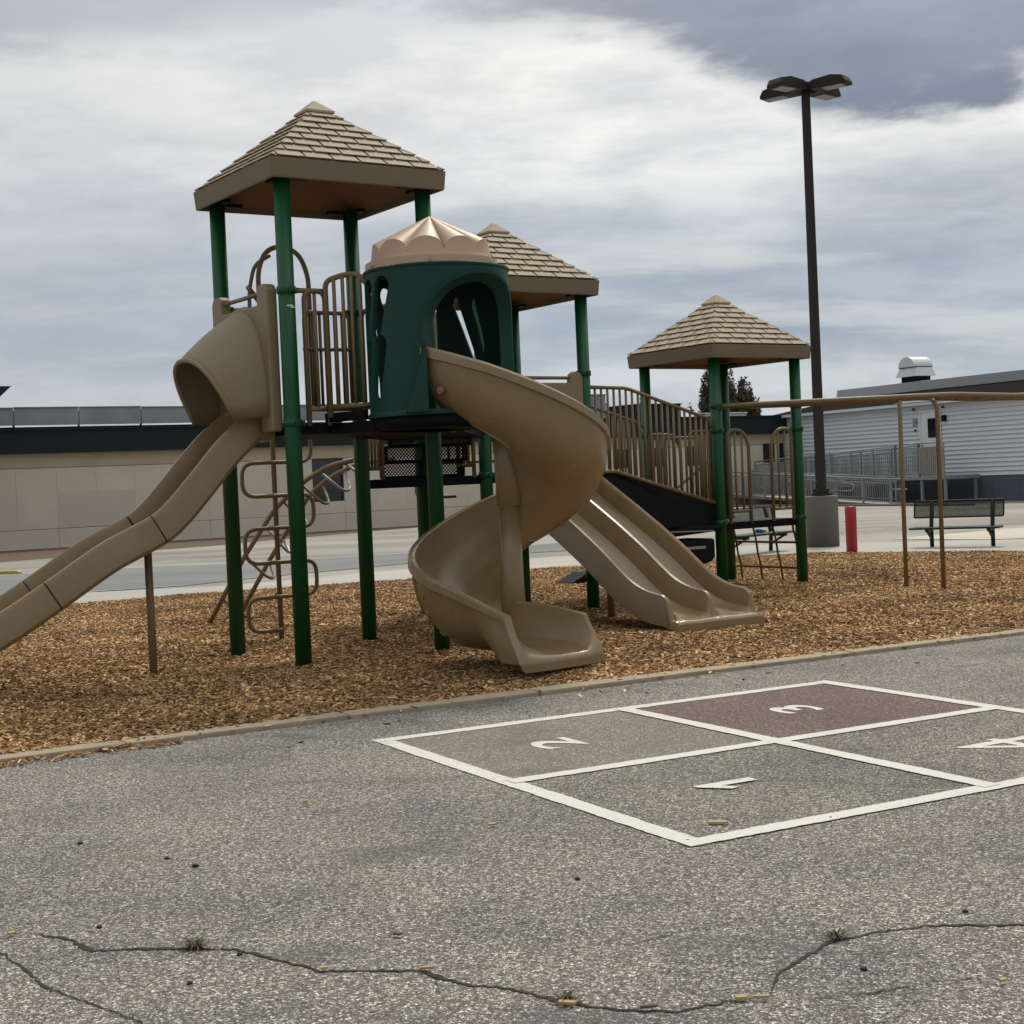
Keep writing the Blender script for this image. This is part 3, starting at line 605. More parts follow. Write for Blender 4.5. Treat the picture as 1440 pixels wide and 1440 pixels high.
# ---- roofs
SR = 0.7639; HF = 0.1558; HA = 0.8015
def clip(poly, a, b, c):      # keep a*x+b*y<=c
    o = []
    for i in range(len(poly)):
        p, q = poly[i-1], poly[i]; dp = a*p[0]+b*p[1]-c; dq = a*q[0]+b*q[1]-c
        if (dp <= 0) != (dq <= 0): t = dp/(dp-dq); o.append((p[0]+(q[0]-p[0])*t, p[1]+(q[1]-p[1])*t))
        if dq <= 0: o.append(q)
    return o
NROW = 8; TTOP = 0.885
def roof(T, z, label, seed):
    mb = MB(); r2 = SR-0.035
    # fascia ring + thin shell
    for sgn in range(4):
        a = sgn*math.pi/2; c, s = math.cos(a), math.sin(a)
        rot = lambda x, y, zz: (T[0]+x*c-y*s, T[1]+x*s+y*c, zz)
        e = 0.012
        vs = [rot(-SR+e, -SR+e, z), rot(SR-e, -SR+e, z), rot(SR, -SR, z+HF-0.004), rot(-SR, -SR, z+HF-0.004), rot(-r2, -r2, z), rot(r2, -r2, z), rot(-r2, -r2, z+0.05), rot(r2, -r2, z+0.05)]
        mb.add(vs, [(0, 1, 2, 3), (4, 5, 1, 0), (6, 7, 5, 4)])
    ro = mk('roof', mb, M_fascia, PS, label=label, fixn=False)
    bv = ro.modifiers.new('weld', 'WELD'); bv.merge_threshold = 0.0005
    bb = ro.modifiers.new('bevel', 'BEVEL'); bb.width = 0.012; bb.segments = 2; bb.limit_method = 'ANGLE'; bb.angle_limit = R(50)
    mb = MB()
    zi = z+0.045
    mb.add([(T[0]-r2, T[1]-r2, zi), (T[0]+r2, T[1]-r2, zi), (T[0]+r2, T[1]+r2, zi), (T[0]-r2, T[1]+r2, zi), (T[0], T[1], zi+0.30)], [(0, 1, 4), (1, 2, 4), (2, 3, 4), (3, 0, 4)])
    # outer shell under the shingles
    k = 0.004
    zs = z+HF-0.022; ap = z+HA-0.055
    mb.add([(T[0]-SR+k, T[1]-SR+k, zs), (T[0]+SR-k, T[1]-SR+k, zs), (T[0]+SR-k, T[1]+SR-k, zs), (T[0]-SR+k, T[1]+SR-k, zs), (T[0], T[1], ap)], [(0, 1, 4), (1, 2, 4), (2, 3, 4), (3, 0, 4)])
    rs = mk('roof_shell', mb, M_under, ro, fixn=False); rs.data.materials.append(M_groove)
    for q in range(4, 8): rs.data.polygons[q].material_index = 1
    # bracket plates at the posts
    for a in (-1, 1):
        for b in (-1, 1):
            mb = MB()
            x, y = T[0]+a*H_, T[1]+b*H_
            mb.box((x-a*0.13, y+b*0.0, z+0.035), (0.17, 0.06, 0.03)); mb.box((x, y-b*0.13, z+0.035), (0.06, 0.17, 0.028)); mk('roof_bracket', mb, M_black, ro)

    h = HA-HF-0.03; sl_ = math.hypot(SR, h); slope_n = (h/sl_, SR/sl_)    # outward, up
    W = 0.236; gapw = 0.011; stuff = MB()
    rr = random.Random(seed)
    for side in range(4):      # 0: faces -v, 1: +u, 2: +v, 3: -u
        a = side*math.pi/2; c, s = math.cos(a), math.sin(a)
        def P3(x, t, lift):
            d = (SR-0.018)*(1-t); y = -(d+lift*slope_n[0]); zz = z+HF+h*t+lift*slope_n[1]
            return (T[0]+x*c-y*s, T[1]+x*s+y*c, zz)
        for k in range(NROW):
            t0 = k/NROW*TTOP; t1 = (k+1)/NROW*TTOP+0.002
            w0 = SR*(1-t0)+0.010; 
            off = (k % 2)*0.5*W
            n0 = int(w0/W)+2
            for q in range(-n0, n0+1):
                xa = q*W+off+gapw; xb = (q+1)*W+off-gapw
                # near-corner pieces merge with slivers
                lo = SR*(1-t0)
                poly = [(xa, t0), (xb, t0), (xb, t1), (xa, t1)]
                # hip lines |x| <= SR*(1-t)+.008
                poly = clip(poly, 1, SR-0.018, SR-0.005); poly = clip(poly, -1, SR-0.018, SR-0.005)
                if len(poly) < 3: continue
                xs = [p[0] for p in poly]
                if max(xs)-min(xs) < 0.03: continue
                jt = rr.uniform(-0.0015, 0.0015)
                lift = lambda t: 0.0155*(1-(t-t0)/(t1-t0))+0.004+jt
                n_ = len(poly); top = [P3(x_, t_, lift(t_)) for x_, t_ in poly]; bot = [P3(x_, t_+(0.028 if t_ < t0+0.01 else 0), -0.019) for x_, t_ in poly]
                fs = [tuple(range(n_)), tuple(range(n_, 2*n_))[::-1]]+[(i, n_+i, n_+(i+1) % n_, (i+1) % n_) for i in range(n_)]
                if side in (0, 3):
                    m1 = MB(); m1.add(top+bot, fs); mk('shingle', m1, M_shingle, ro)
                else: stuff.add(top+bot, fs)
    mk('far_side_shingles', stuff, M_shingle, ro, kind='stuff')
    # cap
    mb = MB(); cr = SR*(1-TTOP)+0.035; zc = z+HF+h*TTOP-0.008
    for (r_, z_) in ((cr, zc), (cr+0.002, zc+0.018), (0.012, z+HA+0.005)):
        mb.v += [(T[0]+a*r_, T[1]+b*r_, z_) for a, b in ((-1, -1), (1, -1), (1, 1), (-1, 1))]
    mb.f = [(3, 2, 1, 0)]+[(i+4*l, (i+1) % 4+4*l, (i+1) % 4+4*l+4, i+4*l+4) for l in (0, 1) for i in range(4)]+[(8, 9, 10, 11)]; mb.smooth = [False]*len(mb.f)
    mk('roof_cap', mb, M_shingle, ro)
roof(T1, ZT[0], 'tallest and nearest tan shingled pyramid roof', 1)
roof(T2, ZT[1], 'middle tan shingled pyramid roof partly behind the round cap', 2)
roof(T3, ZT[2], 'lowest and farthest tan shingled pyramid roof', 3)

# ---- decks
def deck(poly, z, th=0.085):
    mb = MB(); mb.prism(poly, z-th, z); return mk('deck', mb, M_deck, PS, bevel=0.006)
sq = lambda T, e=H_: [(T[0]-e, T[1]-e), (T[0]+e, T[1]-e), (T[0]+e, T[1]+e), (T[0]-e, T[1]+e)]
deck(sq(T1, 0.6), 1.895); deck(sq(T2, 0.6), 1.45); deck(sq(T3, 0.6), 0.80)
deck([(0.61, -0.62), (0.61, 0.61), (1.25, 1.25), (2.30, 1.25), (0.95, -0.55)], 1.892)
deck([(0.98, 1.28), (2.34, 1.28), (2.34, 2.50), (1.65, 2.50)], 1.447)
# deck extension under the turret
mb = MB(); cxT, cyT = 0.35, -1.22
mb.lathe([(0.48, 1.80), (0.54, 1.815), (0.545, 1.895), (0.50, 1.90)], (cxT, cyT, 0), 32); mk('turret_deck', mb, M_deck, PS)
mb = MB(); mb.prism([(-0.30, -0.60), (-0.18, -1.10), (0.20, -1.40), (0.80, -0.95), (0.62, -0.60)], 1.80, 1.885); mk('deck', mb, M_deck, PS, bevel=0.006)
mb = MB(); mb.box((-0.25, -0.80, 1.93), (0.04, 0.45, 0.07), rz=0.25); mk('deck_edge', mb, M_deck, PS)
# stairs of perforated panels between the two deck heights
def lattice(mb, o, ex, ey, w_, h_, nx, bar, th=0.004):
    """diamond mesh of flat strips in the plane (ex,ey)"""
    o = Vector(o); ex = Vector(ex); ey = Vector(ey); nz = ex.cross(ey)
    st = w_/nx
    def seg(a, b):
        d = Vector((b[0]-a[0], b[1]-a[1])); 
        if d.length < 1e-4: return
        d.normalize(); n = Vector((-d.y, d.x))*bar/2
        q = [(a[0]-n.x, a[1]-n.y), (b[0]-n.x, b[1]-n.y), (b[0]+n.x, b[1]+n.y), (a[0]+n.x, a[1]+n.y)]
        mb.add([o+ex*x_+ey*y_ for x_, y_ in q], [(0, 1, 2, 3)])
    for sgn in (1, -1):
        k = -int(h_/st)-1
        while k*st < w_+h_:
            x0 = k*st
            # line x = x0 + sgn*y  (45 deg)
            ya, yb = 0.0, h_
            xa, xb = (x0, x0+h_) if sgn == 1 else (x0+h_, x0)
            # clip to 0..w_
            pts = []
            for (xx, yy) in ((xa, 0.0), (xb, h_)): pts.append([xx, yy])
            dx = pts[1][0]-pts[0][0]; dy = h_
            t0, t1 = 0.0, 1.0
            for lim, s in ((0.0, 1), (w_, -1)):
                # s*(x-lim)>=0
                f0 = s*(pts[0][0]-lim); f1 = s*(pts[1][0]-lim)
                if f0 < 0 and f1 < 0: t1 = -1; break
                if f0 < 0: t0 = max(t0, f0/(f0-f1))
                if f1 < 0: t1 = min(t1, f0/(f0-f1))
            if t1 > t0: seg((pts[0][0]+dx*t0, dy*t0), (pts[0][0]+dx*t1, dy*t1))
            k += 1
for k in range(3):
    z0 = 1.46+k*0.148; vv = 1.42-k*0.09; 
    mb = MB(); lattice(mb, (1.26, vv, z0+0.016), (1, 0, 0), (0, 0, 1), 0.90, 0.110, 26, 0.011)
    mk('stair_riser', mb, M_deck, PS, kind='stuff', fixn=False)
    mb = MB(); mb.box((1.71, vv+0.012, z0+0.137), (0.92, 0.03, 0.024)); mb.box((1.26, vv+0.005, z0+0.07), (0.03, 0.03, 0.14)); mb.box((2.16, vv+0.005, z0+0.07), (0.03, 0.03, 0.14)); mb.box((1.69, vv+0.005, z0+0.07), (0.05, 0.02, 0.12)); mb.box((1.71, vv, z0+0.0), (0.92, 0.02, 0.03)); mk('stair_tread', mb, M_deck, PS)

# ---- pipes and railings
def pipe(name, pts, r=0.021, fl=0.07, m=M_rail, n=8, parent=PS):
    mb = MB(); mb.tube(fillet(pts, fl) if fl else pts, r, n); return mk(name, mb, m, parent)
def railing(p0, p1, z0, z1, nb, ztop0=None, frame=True, bar=0.014, fr=0.021, legs=0.0, fl=0.07):
    """p0,p1 (u,v); straight panel with a bent frame and vertical bars"""
    p0 = Vector((*p0, 0)); p1 = Vector((*p1, 0)); 
    rl = pipe('railing', [p0+Vector((0, 0, z0-legs)), p0+Vector((0, 0, z1)), p1+Vector((0, 0, z1)), p1+Vector((0, 0, z0-legs))], fr, fl)
    pipe('bottom_rail', [p0+Vector((0, 0, z0)), p1+Vector((0, 0, z0))], fr*0.9, 0, parent=rl)
    for k in range(nb):
        q = p0.lerp(p1, (k+1)/(nb+1)); pipe('baluster', [q+Vector((0, 0, z0)), q+Vector((0, 0, z1-0.01))], bar, 0, parent=rl, n=6)
    return rl
# tower 1: narrow panel beside the near post
railing((-0.475, -0.62), (-0.30, -0.62), 2.0, 2.905, 1, legs=0.13)
pipe('rail', [(-0.60, -0.62, 2.905), (-0.30, -0.62, 2.905)], 0.02, 0)
# arched guard rail beside the turret
gq = [(-0.31, -0.66), (-0.17, -0.80), (-0.06, -0.96), (-0.02, -1.06)]
g1 = pipe('railing', [(-0.31, -0.66, 1.93), (-0.31, -0.66, 2.98), (-0.19, -0.78, 3.02), (-0.12, -0.86, 3.01), (-0.06, -1.0, 2.84)], 0.022, 0.06)
pipe('bottom_rail', [(-0.31, -0.66, 2.01), (-0.08, -0.95, 2.01)], 0.022, 0, parent=g1)
for k in range(5):
    t = (k+1)/5.4; u_ = -0.31+0.24*t; v_ = -0.66-0.31*t; zt_ = 3.0 if t < 0.75 else 3.01-(t-0.75)*0.6
    pipe('baluster', [(u_, v_, 2.01), (u_, v_, zt_)], 0.0145, 0, parent=g1, n=6)
# back railing (far side and right side)
railing((0.13, 0.62), (0.56, 0.62), 2.07, 2.90, 5, legs=0.1)
railing((-0.56, 0.62), (-0.30, 0.62), 2.07, 2.90, 2, legs=0.1)
railing((0.62, 0.50), (0.62, -0.40), 2.07, 2.90, 8, legs=0.1)
pipe('rail', [(0.10, 0.60, 2.58), (0.60, 0.60, 2.58)], 0.016, 0)
railing((0.30, -0.55), (0.56, -0.60), 2.0, 2.90, 5, legs=0.05)
# ladder hand hoop
a1 = [(-0.26, 0.66, 1.9), (-0.26, 0.66, 3.25), (-0.18, 0.66, 3.42), (-0.02, 0.66, 3.47), (0.13, 0.66, 3.40), (0.205, 0.66, 3.22), (0.205, 0.66, 2.1)]
pipe('hand_hoop', a1, 0.022, 0.09)
a2 = [(-0.22, 0.95, 1.9), (-0.22, 0.95, 3.10), (-0.16, 0.95, 3.34), (-0.03, 0.90, 3.42)]
pipe('hand_hoop', a2, 0.018, 0.09)

# serpentine ladder with a centre pole
pc = (0.16, 1.44)
lad = pipe('loop_ladder', [(pc[0], pc[1], -0.05), (pc[0], pc[1], 2.0), (pc[0]-0.1, 1.1, 2.9), (-0.22, 0.97, 3.15)], 0.024, 0.15)
zs = [0.13, 0.43, 0.74, 1.05, 1.34, 1.64, 1.92]
pts = []
ul, ur = pc[0]-0.33, pc[0]+0.36
for k, z_ in enumerate(zs):
    if k == 0: pts += [(pc[0]-0.02, pc[1], z_), (ul, pc[1], z_)]
    elif k % 2 == 1: pts += [(ul, pc[1], z_), (ur, pc[1], z_)]
    else: pts += [(ur, pc[1], z_), (ul, pc[1], z_)]
pp = fillet(pts, 0.12)
pp = [(p.x, p.y-0.05*math.cos((p.x-pc[0])/0.35*1.2)-0.02, p.z) for p in pp]
mb = MB(); mb.tube(pp, 0.019, 8); mk('loop_rung', mb, M_rail, lad)

# arched climber at the back with U shaped rungs
r1 = [(0.48, 3.98, -0.04), (0.77, 3.59, 0.70), (0.99, 3.28, 1.18), (1.12, 3.11, 1.36), (1.23, 2.96, 1.49), (1.38, 2.75, 1.61), (1.55, 2.52, 1.66)]
r2_ = [(0.95, 4.31, -0.04), (1.19, 3.91, 0.62), (1.34, 3.67, 0.98), (1.49, 3.44, 1.33), (1.63, 3.22, 1.50), (1.80, 2.96, 1.62), (2.05, 2.58, 1.66)]
clm = pipe('arch_climber', r1, 0.026, 0.1); pipe('side_rail', r2_, 0.026, 0.1, parent=clm)
def interp3(P, t):
    t = t*(len(P)-1); i = min(int(t), len(P)-2); f_ = t-i; return Vector(P[i]).lerp(Vector(P[i+1]), f_)
for t in (0.07, 0.17, 0.28, 0.42, 0.60, 0.76, 0.93):
    a = interp3(r1, t); b = interp3(r2_, t); c = (a+b)/2+Vector((0.10, -0.12, -0.21)); d = (b-a)*0.16
    pipe('rung', [a, c-d, c+d, b], 0.015, 0.10, m=M_steel if t in (0.28, 0.76, 0.93) else M_rail, parent=clm)

# ---- tunnel slide panel (near-left face of tower 1)
def panel(T_, v0, v1, z0, z1, face, th=0.07, notch=(0.20, 0.12), openz=None, openw=None, name='slide_panel'):
    """upright moulded panel in the (lateral, z) plane with a hand-bar notch and an arched opening; face('u'|'v', pos)"""
    a0, a1 = v0, v1; nw, nd = notch
    top = [(a0, z1-0.05), (a0+0.03, z1-0.01), (a0+0.07, z1), (a0+nw-0.05, z1), (a0+nw-0.01, z1-0.03), (a0+nw, z1-nd), (a1-nw, z1-nd), (a1-nw+0.01, z1-0.03), (a1-nw+0.05, z1), (a1-0.07, z1), (a1-0.03, z1-0.01), (a1, z1-0.05)]
    outl = [(a0, z0)]+top+[(a1, z0)]
    if openz:
        c = (a0+a1)/2; w_ = openw/2
        arch = [(c+w_*math.cos(q*math.pi/10), openz-w_*0.8+w_*0.8*math.sin(q*math.pi/10)) for q in range(11)]
        outl += [(c+w_, z0)]+arch+[(c-w_, z0)]
    mb = MB()
    if face[0] == 'u': mb.prism(outl, face[1]-th/2, face[1]+th/2, 'yzx')
    else: mb.prism(outl, face[1]-th/2, face[1]+th/2, 'xzy')
    p = mk(name, mb, M_tan, PS, bevel=0.014)
    zz = z1-0.06
    if face[0] == 'u': pipe('hand_bar', [(face[1], a0+0.05, zz), (face[1], a1-0.05, zz)], 0.018, 0, parent=p)
    else: pipe('hand_bar', [(a0+0.05, face[1], zz), (a1-0.05, face[1], zz)], 0.018, 0, parent=p)
    return p
panel(T1, -0.53, 0.53, 1.84, 2.97, ('u', -0.70), th=0.09, notch=(0.19, 0.15), openz=2.6, openw=0.66)
panel(T2, 2.42, 3.50, 1.50, 2.45, ('v', 1.24), th=0.07, notch=(0.16, 0.11), openz=2.1, openw=0.60)

# hood over the top of the single slide
def hood():
    na, ntt = 28, 14; V = []; F = []
    def pt(a, t):
        s = max(0.0, math.sin(a))**0.75; yy = math.cos(a); yy = math.copysign(abs(yy)**0.85, yy)
        p0 = Vector((-0.735, 0.475*yy, 1.95+0.86*s)); p1 = Vector((-0.99-0.235*s, 0.40*yy, 1.945+0.475*s))
        q = p0.lerp(p1, t); bul = math.sin(t*math.pi)*0.025
        q.z += bul*s; q.y += bul*yy*0.8; return q
    for j in range(ntt+1):
        for i in range(na+1): V.append(pt(math.pi*i/na, j/ntt))
    w_ = na+1
    F = [(j*w_+i, j*w_+i+1, (j+1)*w_+i+1, (j+1)*w_+i) for j in range(ntt) for i in range(na)]
    mb = MB(); mb.add(V, F, True); o = mk('slide_hood', mb, M_tan, PS)
    sd = o.modifiers.new('shell', 'SOLIDIFY'); sd.thickness = 0.018; sd.offset = 0
    mb = MB(); mb.tube([pt(math.pi*i/na, 1.0) for i in range(na+1)], 0.02, 8); mk('hood_rim', mb, M_tan, o)
    mb = MB(); mb.tube([pt(math.pi*i/na, 0.0)+Vector((0.02, 0, 0)) for i in range(na+1)], 0.035, 8); mk('hood_flange', mb, M_tan, o)
hood()

def sweep(mb, stations, prof_fn, close=True, caps=True):
    """stations: list of (pos, lateral, up); prof_fn(i)->[(lat,h)] closed loop"""
    n = None; V = []
    for i, (p, la, upv) in enumerate(stations):
        pr = prof_fn(i); n = len(pr)
        V += [p+la*a+upv*b for a, b in pr]
    F = [(i*n+j, i*n+(j+1) % n, (i+1)*n+(j+1) % n, (i+1)*n+j) for i in range(len(stations)-1) for j in range(n)]
    mb.add(V, F, True); o = len(mb.v)-len(V)
    if caps:
        mb.f.append(tuple(o+j for j in range(n))[::-1]); mb.f.append(tuple(o+(len(stations)-1)*n+j for j in range(n))); mb.smooth += [False, False]
def smooth_path(P, n):
    """Catmull-Rom through 3D points"""
    P = [Vector(p) for p in P]; P = [P[0]*2-P[1]]+P+[P[-1]*2-P[-2]]; o = []
    for i in range(1, len(P)-2):
        for k in range(n):
            t = k/n; a, b, c, d = P[i-1], P[i], P[i+1], P[i+2]
            o.append(0.5*((2*b)+(c-a)*t+(2*a-5*b+4*c-d)*t*t+(3*b-a-3*c+d)*t**3))
    o.append(P[-2]); return o
def frames(path, lat):
    S = []
    for i, p in enumerate(path):
        d = (path[min(i+1, len(path)-1)]-path[max(0, i-1)]).normalized(); up = lat.cross(d); up = up if up.z > 0 else -up
        S.append((p, lat, up.normalized()))
    return S

# single wavy slide in three lengths (top edge points)
top = [(-0.62, 0, 2.03), (-0.80, 0, 2.02), (-0.97, 0, 1.90), (-1.13, 0, 1.75), (-1.35, 0, 1.51), (-1.51, 0, 1.345), (-1.65, 0, 1.24), (-1.99, 0, 1.085), (-2.20, 0, .965), (-2.46, 0, .805), (-2.78, 0, .62), (-3.1, 0, .47), (-3.45, 0, .40), (-3.8, 0, .37)]
path = smooth_path(top, 8); jx = (-1.645, -2.46)
for xj in jx:
    for q in (0.005, -0.005):
        k = next(k for k in range(len(path)-1) if path[k].x >= xj+q > path[k+1].x); t = (path[k].x-xj-q)/(path[k].x-path[k+1].x); path.insert(k+1, path[k].lerp(path[k+1], t))
fr = frames(path, Vector((0, 1, 0)))
def chprof(i):
    w_, hgt = 0.29, 0.245
    return [(-w_, -0.03), (-w_+0.015, -0.005), (-w_+0.035, -0.003), (-w_+0.048, -0.03), (-w_+0.055, -0.15), (-0.17, -0.195), (0, -0.205), (0.17, -0.195), (w_-0.055, -0.15), (w_-0.048, -0.03), (w_-0.035, -0.003), (w_-0.015, -0.005), (w_, -0.03), (w_+0.004, -hgt+0.03), (w_-0.02, -hgt), (w_-0.08, -hgt-0.01), (-w_+0.08, -hgt-0.01), (-w_+0.02, -hgt), (-w_-0.004, -hgt+0.03)]
def cut(a, b): return [k for k, q in enumerate(path) if b <= q.x <= a]
ws = bpy.data.objects.new('wave_slide', None); COL.objects.link(ws); ws.parent = PS; ws['label'] = 'single tan wavy slide running down to the left'
for a, b in ((9, -1.6405), (-1.6495, -2.4555), (-2.4645, -9)):
    idx = cut(a, b); 
    if len(idx) < 2: continue
    mb = MB(); sweep(mb, [fr[k] for k in idx], chprof); crisp(mk('slide_section', mb, M_slide, ws))
mb = MB()
for xj in jx:
    k = min(range(len(path)), key=lambda q: abs(path[q].x-xj)); p, la, up = fr[k]; d = la.cross(up)
    st = [(p+d*s_, la, up) for s_ in (-0.0055, 0.0055)]
    sweep(mb, st, lambda i: [(a*0.985, b-0.006 if b > -0.1 else (b-0.004 if abs(a) < 0.24 and b > -0.23 else b+0.006)) for a, b in chprof(0)])
mk('slide_joint', mb, M_frame, ws)
mb = MB(); mb.tube([(-1.58, 0.0, -0.05), (-1.58, 0.0, 1.0)], 0.030, 12); mk('slide_support', mb, M_rail, ws)
mb = MB(); mb.tube([(-3.5, 0.0, -0.05), (-3.5, 0.0, 0.16)], 0.030, 12); mk('slide_support', mb, M_rail, ws)

# double slide
dtop = [(0, 1.30, 1.60), (0, 1.18, 1.49), (0, .98, 1.365), (0, .56, 1.14), (0, .2, .945), (0, -.16, .735), (0, -.45, .545), (0, -.62, .445), (0, -.80, .38), (0, -.96, .352)]
path = smooth_path(dtop, 6)
fr = frames(path, Vector((1, 0, 0))); EH = [(0.215, -0.215)]*len(fr)
for k in range(1, 29):
    v_ = -0.96-0.27*k/28; t_ = max(0, (-v_-0.985)/0.155)
    hh_ = 0.215-0.10*(1-math.sqrt(max(0, 1-min(1, t_/0.75)**2)))-(0 if t_ < 0.75 else 0.115*min(1, ((t_-0.75)/0.25)))
    dz_ = 0.0 if v_ > -1.185 else 0.05-math.sqrt(max(0, 0.05**2-(-1.185-v_)**2))
    fr.append((Vector((0, v_, 0.352-0.014*k/28)), Vector((1, 0, 0)), Vector((0, 0, 1)))); EH.append((max(0.003, hh_), -0.215-dz_))
nS = len(fr)
uL, uM, uR = 2.58, 3.075, 3.57
def dprof(i):
    H, fl = EH[i]
    tp = fl+H
    P = []
    def wallp(u0, left, right):
        return [(u0-0.03, fl+0.04*left if left else fl), (u0-0.024, tp-0.02), (u0-0.010, tp), (u0+0.010, tp), (u0+0.024, tp-0.02), (u0+0.03, fl+0.04)]
    ud = 0.055+0.035*max(0, (i-(nS-22))/22.0)
    P += [(uL-0.004, fl-ud), (uL-0.004, max(fl-0.04, tp-0.035)), (uL+0.008, tp-0.006), (uL+0.028, tp), (uL+0.045, max(fl, tp-0.012)), (uL+0.055, max(fl, tp-0.04)), (uL+0.065, min(tp, fl+0.05)), (uL+0.13, min(tp, fl+0.008)), (uL+0.25, fl)]
    P += [(uM-0.16, fl+0.002), (uM-0.06, min(tp, fl+0.04)), (uM-0.032, max(fl, tp-0.03)), (uM-0.016, tp), (uM+0.016, tp), (uM+0.032, max(fl, tp-0.03)), (uM+0.06, min(tp, fl+0.04)), (uM+0.16, fl+0.002)]
    P += [(uR-0.25, fl), (uR-0.13, min(tp, fl+0.008)), (uR-0.065, min(tp, fl+0.05)), (uR-0.055, max(fl, tp-0.04)), (uR-0.045, tp-0.012), (uR-0.028, tp), (uR-0.008, tp-0.006), (uR+0.004, max(fl-0.04, tp-0.035)), (uR+0.004, fl-ud), (uR-0.03, fl-ud-0.01), (uL+0.03, fl-ud-0.01)]
    return P
mb = MB(); sweep(mb, fr, dprof)
ds = crisp(mk('double_slide', mb, M_slide, PS, label='two lane straight tan slide')); 
mb = MB()
p, la, up = fr[5]; d = la.cross(up)
sweep(mb, [(p+d*s_, la, up) for s_ in (-0.03, 0.03)], lambda i: [(uL-0.012, -0.27), (uL-0.012, -0.03), (uL+0.01, 0.006), (uL+0.045, 0.006), (uL+0.045, -0.27)])
sweep(mb, [(p+d*s_, la, up) for s_ in (-0.03, 0.03)], lambda i: [(uR-0.045, -0.27), (uR-0.045, 0.006), (uR-0.01, 0.006), (uR+0.012, -0.03), (uR+0.012, -0.27)])
mk('slide_flange', mb, M_slide, ds)
mb = MB(); mb.tube([(3.16, 0.45, -0.05), (3.16, 0.45, 0.82)], 0.036, 12); mk('slide_support', mb, M_rail, ds)
mb = MB(); mb.box((3.05, -0.95, 0.03), (0.10, 0.10, 0.16)); mk('slide_foot', mb, M_black, ds)

# ---- spiral slide
AX = Vector((0.74, -1.50, 0)); RO = 0.79
KZ = 0.968
PH = [187, 207, 227, 247, 267, 287, 307, 327, 347, 367, 387, 407, 427, 447, 467, 487, 507, 527, 548]
ZR = [2.43, 2.355, 2.265, 2.15, 2.03, 1.915, 1.805, 1.71, 1.62, 1.535, 1.45, 1.36, 1.265, 1.155, 1.04, .94, .845, .755, .665]
def stat(s):
    """s in 0..1 spiral, >1 run-out metres"""
    if s <= 1:
        ph = 187+s*361; a = R(ph); z = (float(np.interp(ph, PH, ZR))-1.4)*KZ+1.4; lat = Vector((math.cos(a), math.sin(a), 0)); return AX.copy(), lat, z, 0
    d = s-1; a = R(548); lat = Vector((math.cos(a), math.sin(a), 0)); hd = Vector((-math.sin(a), math.cos(a), 0))
    return AX+hd*d, lat, 0.69-0.30*d, d
ss = [k/150 for k in range(151)]+[1+k*0.04 for k in range(1, 20)]+[1.78+k*0.01 for k in range(0, 16)]
def sprof(H, Hin, k):
    r = 0.815
    inner = [(.055, Hin), (.085, Hin-0.01), (.11, 0.07), (.17, 0.015), (.27, 0.0), (.40, 0.008), (.52, 0.045), (.62, 0.115), (.69, 0.21), (.73, 0.32), (.752, H-0.04), (.757, H-0.008)]
    rim = [(.768, H), (.797, H+0.002), (r, H-0.015), (r+0.002, H-0.075), (r-0.022, H-0.085)]
    outer = [(.778, 0.31), (.74, 0.19), (.67, 0.085), (.55, 0.003), (.40, -0.035), (.25, -0.04), (.10, -0.03), (.05, -0.01)]
    P = inner+rim+outer
    out_ = []
    for a, b in P:
        if b > 0: b = min(b, H) if k is None else b
        out_.append((a, b))
    return out_
stations = []; profs = []
for s in ss:
    p, la, z, d = stat(s)
    H = 0.515 if d == 0 else 0.53-0.10*min(1, d/0.85)
    fl = z-0.515 if d == 0 else max(0.15, 0.175-0.03*d)
    drop = 0 if d < 0.88 else 0.05-math.sqrt(max(0, 0.05**2-min(0.049, d-0.88)**2))
    H = (z-fl)
    Hin = 0.12 if d == 0 and s < 0.96 else (0.12+0.18*min(1, (s-0.96)/0.12))
    if d > 0.40: Hin = 0.30-0.13*(d-0.4)
    if d > 0.78:
        e = min(1, (d-0.78)/0.14); H *= max(0.05, 1-0.95*e**0.85); Hin *= max(0.08, 1-0.92*e**0.85)
    fl -= drop
    stations.append((Vector((p.x, p.y, fl)), la, Vector((0, 0, 1))))
    pr = []
    for a, b in sprof(0.53, 0.12, 1):
        pr.append((a, b))
    # rescale heights to local H, Hin
    q = []
    base_ = sprof(0.53, 0.12, 1)
    for j, (a, b) in enumerate(base_):
        if d > 0: a = a-0.085*min(1, d/0.9)*(1-a/0.815)
        if j > 16 and d > 0.45:
            ta, tb = ((0.802, 0.5*H), (0.802, 0.0), (0.797, -0.03), (0.76, -0.050), (0.45, -0.055), (0.22, -0.055), (-0.01, -0.050), (-0.035, -0.02))[j-17]
            ee = min(1, (d-0.45)/0.25); a = a+(ta-a)*ee; b = (b*(H/0.53 if b > 0 else 1))*(1-ee)+tb*ee; q.append((a*RO/0.815, b)); continue
        if j == 0: b = Hin
        elif j == 1: b = Hin-0.01
        elif j == 2: b = min(0.07, Hin*0.8)
        elif b > 0: b = b*H/0.53
        q.append((a*RO/0.815, b))
    profs.append(q)
mb = MB(); sweep(mb, stations, lambda i: profs[i])
sp_o = crisp(mk('spiral_slide', mb, M_slide, PS, label='tan spiral slide curling down from the green turret'), 40)
# moulded centre column
mb = MB(); mb.lathe([(0.102, 0.12), (0.089, 0.6), (0.080, 1.185)], (AX.x, AX.y, 0), 20); mk('centre_column', mb, M_slide, sp_o)
mb = MB(); mb.lathe([(0.094, 1.195), (0.102, 1.5), (0.112, 1.95)], (AX.x, AX.y, 0), 20); mk('centre_column', mb, M_slide, sp_o)
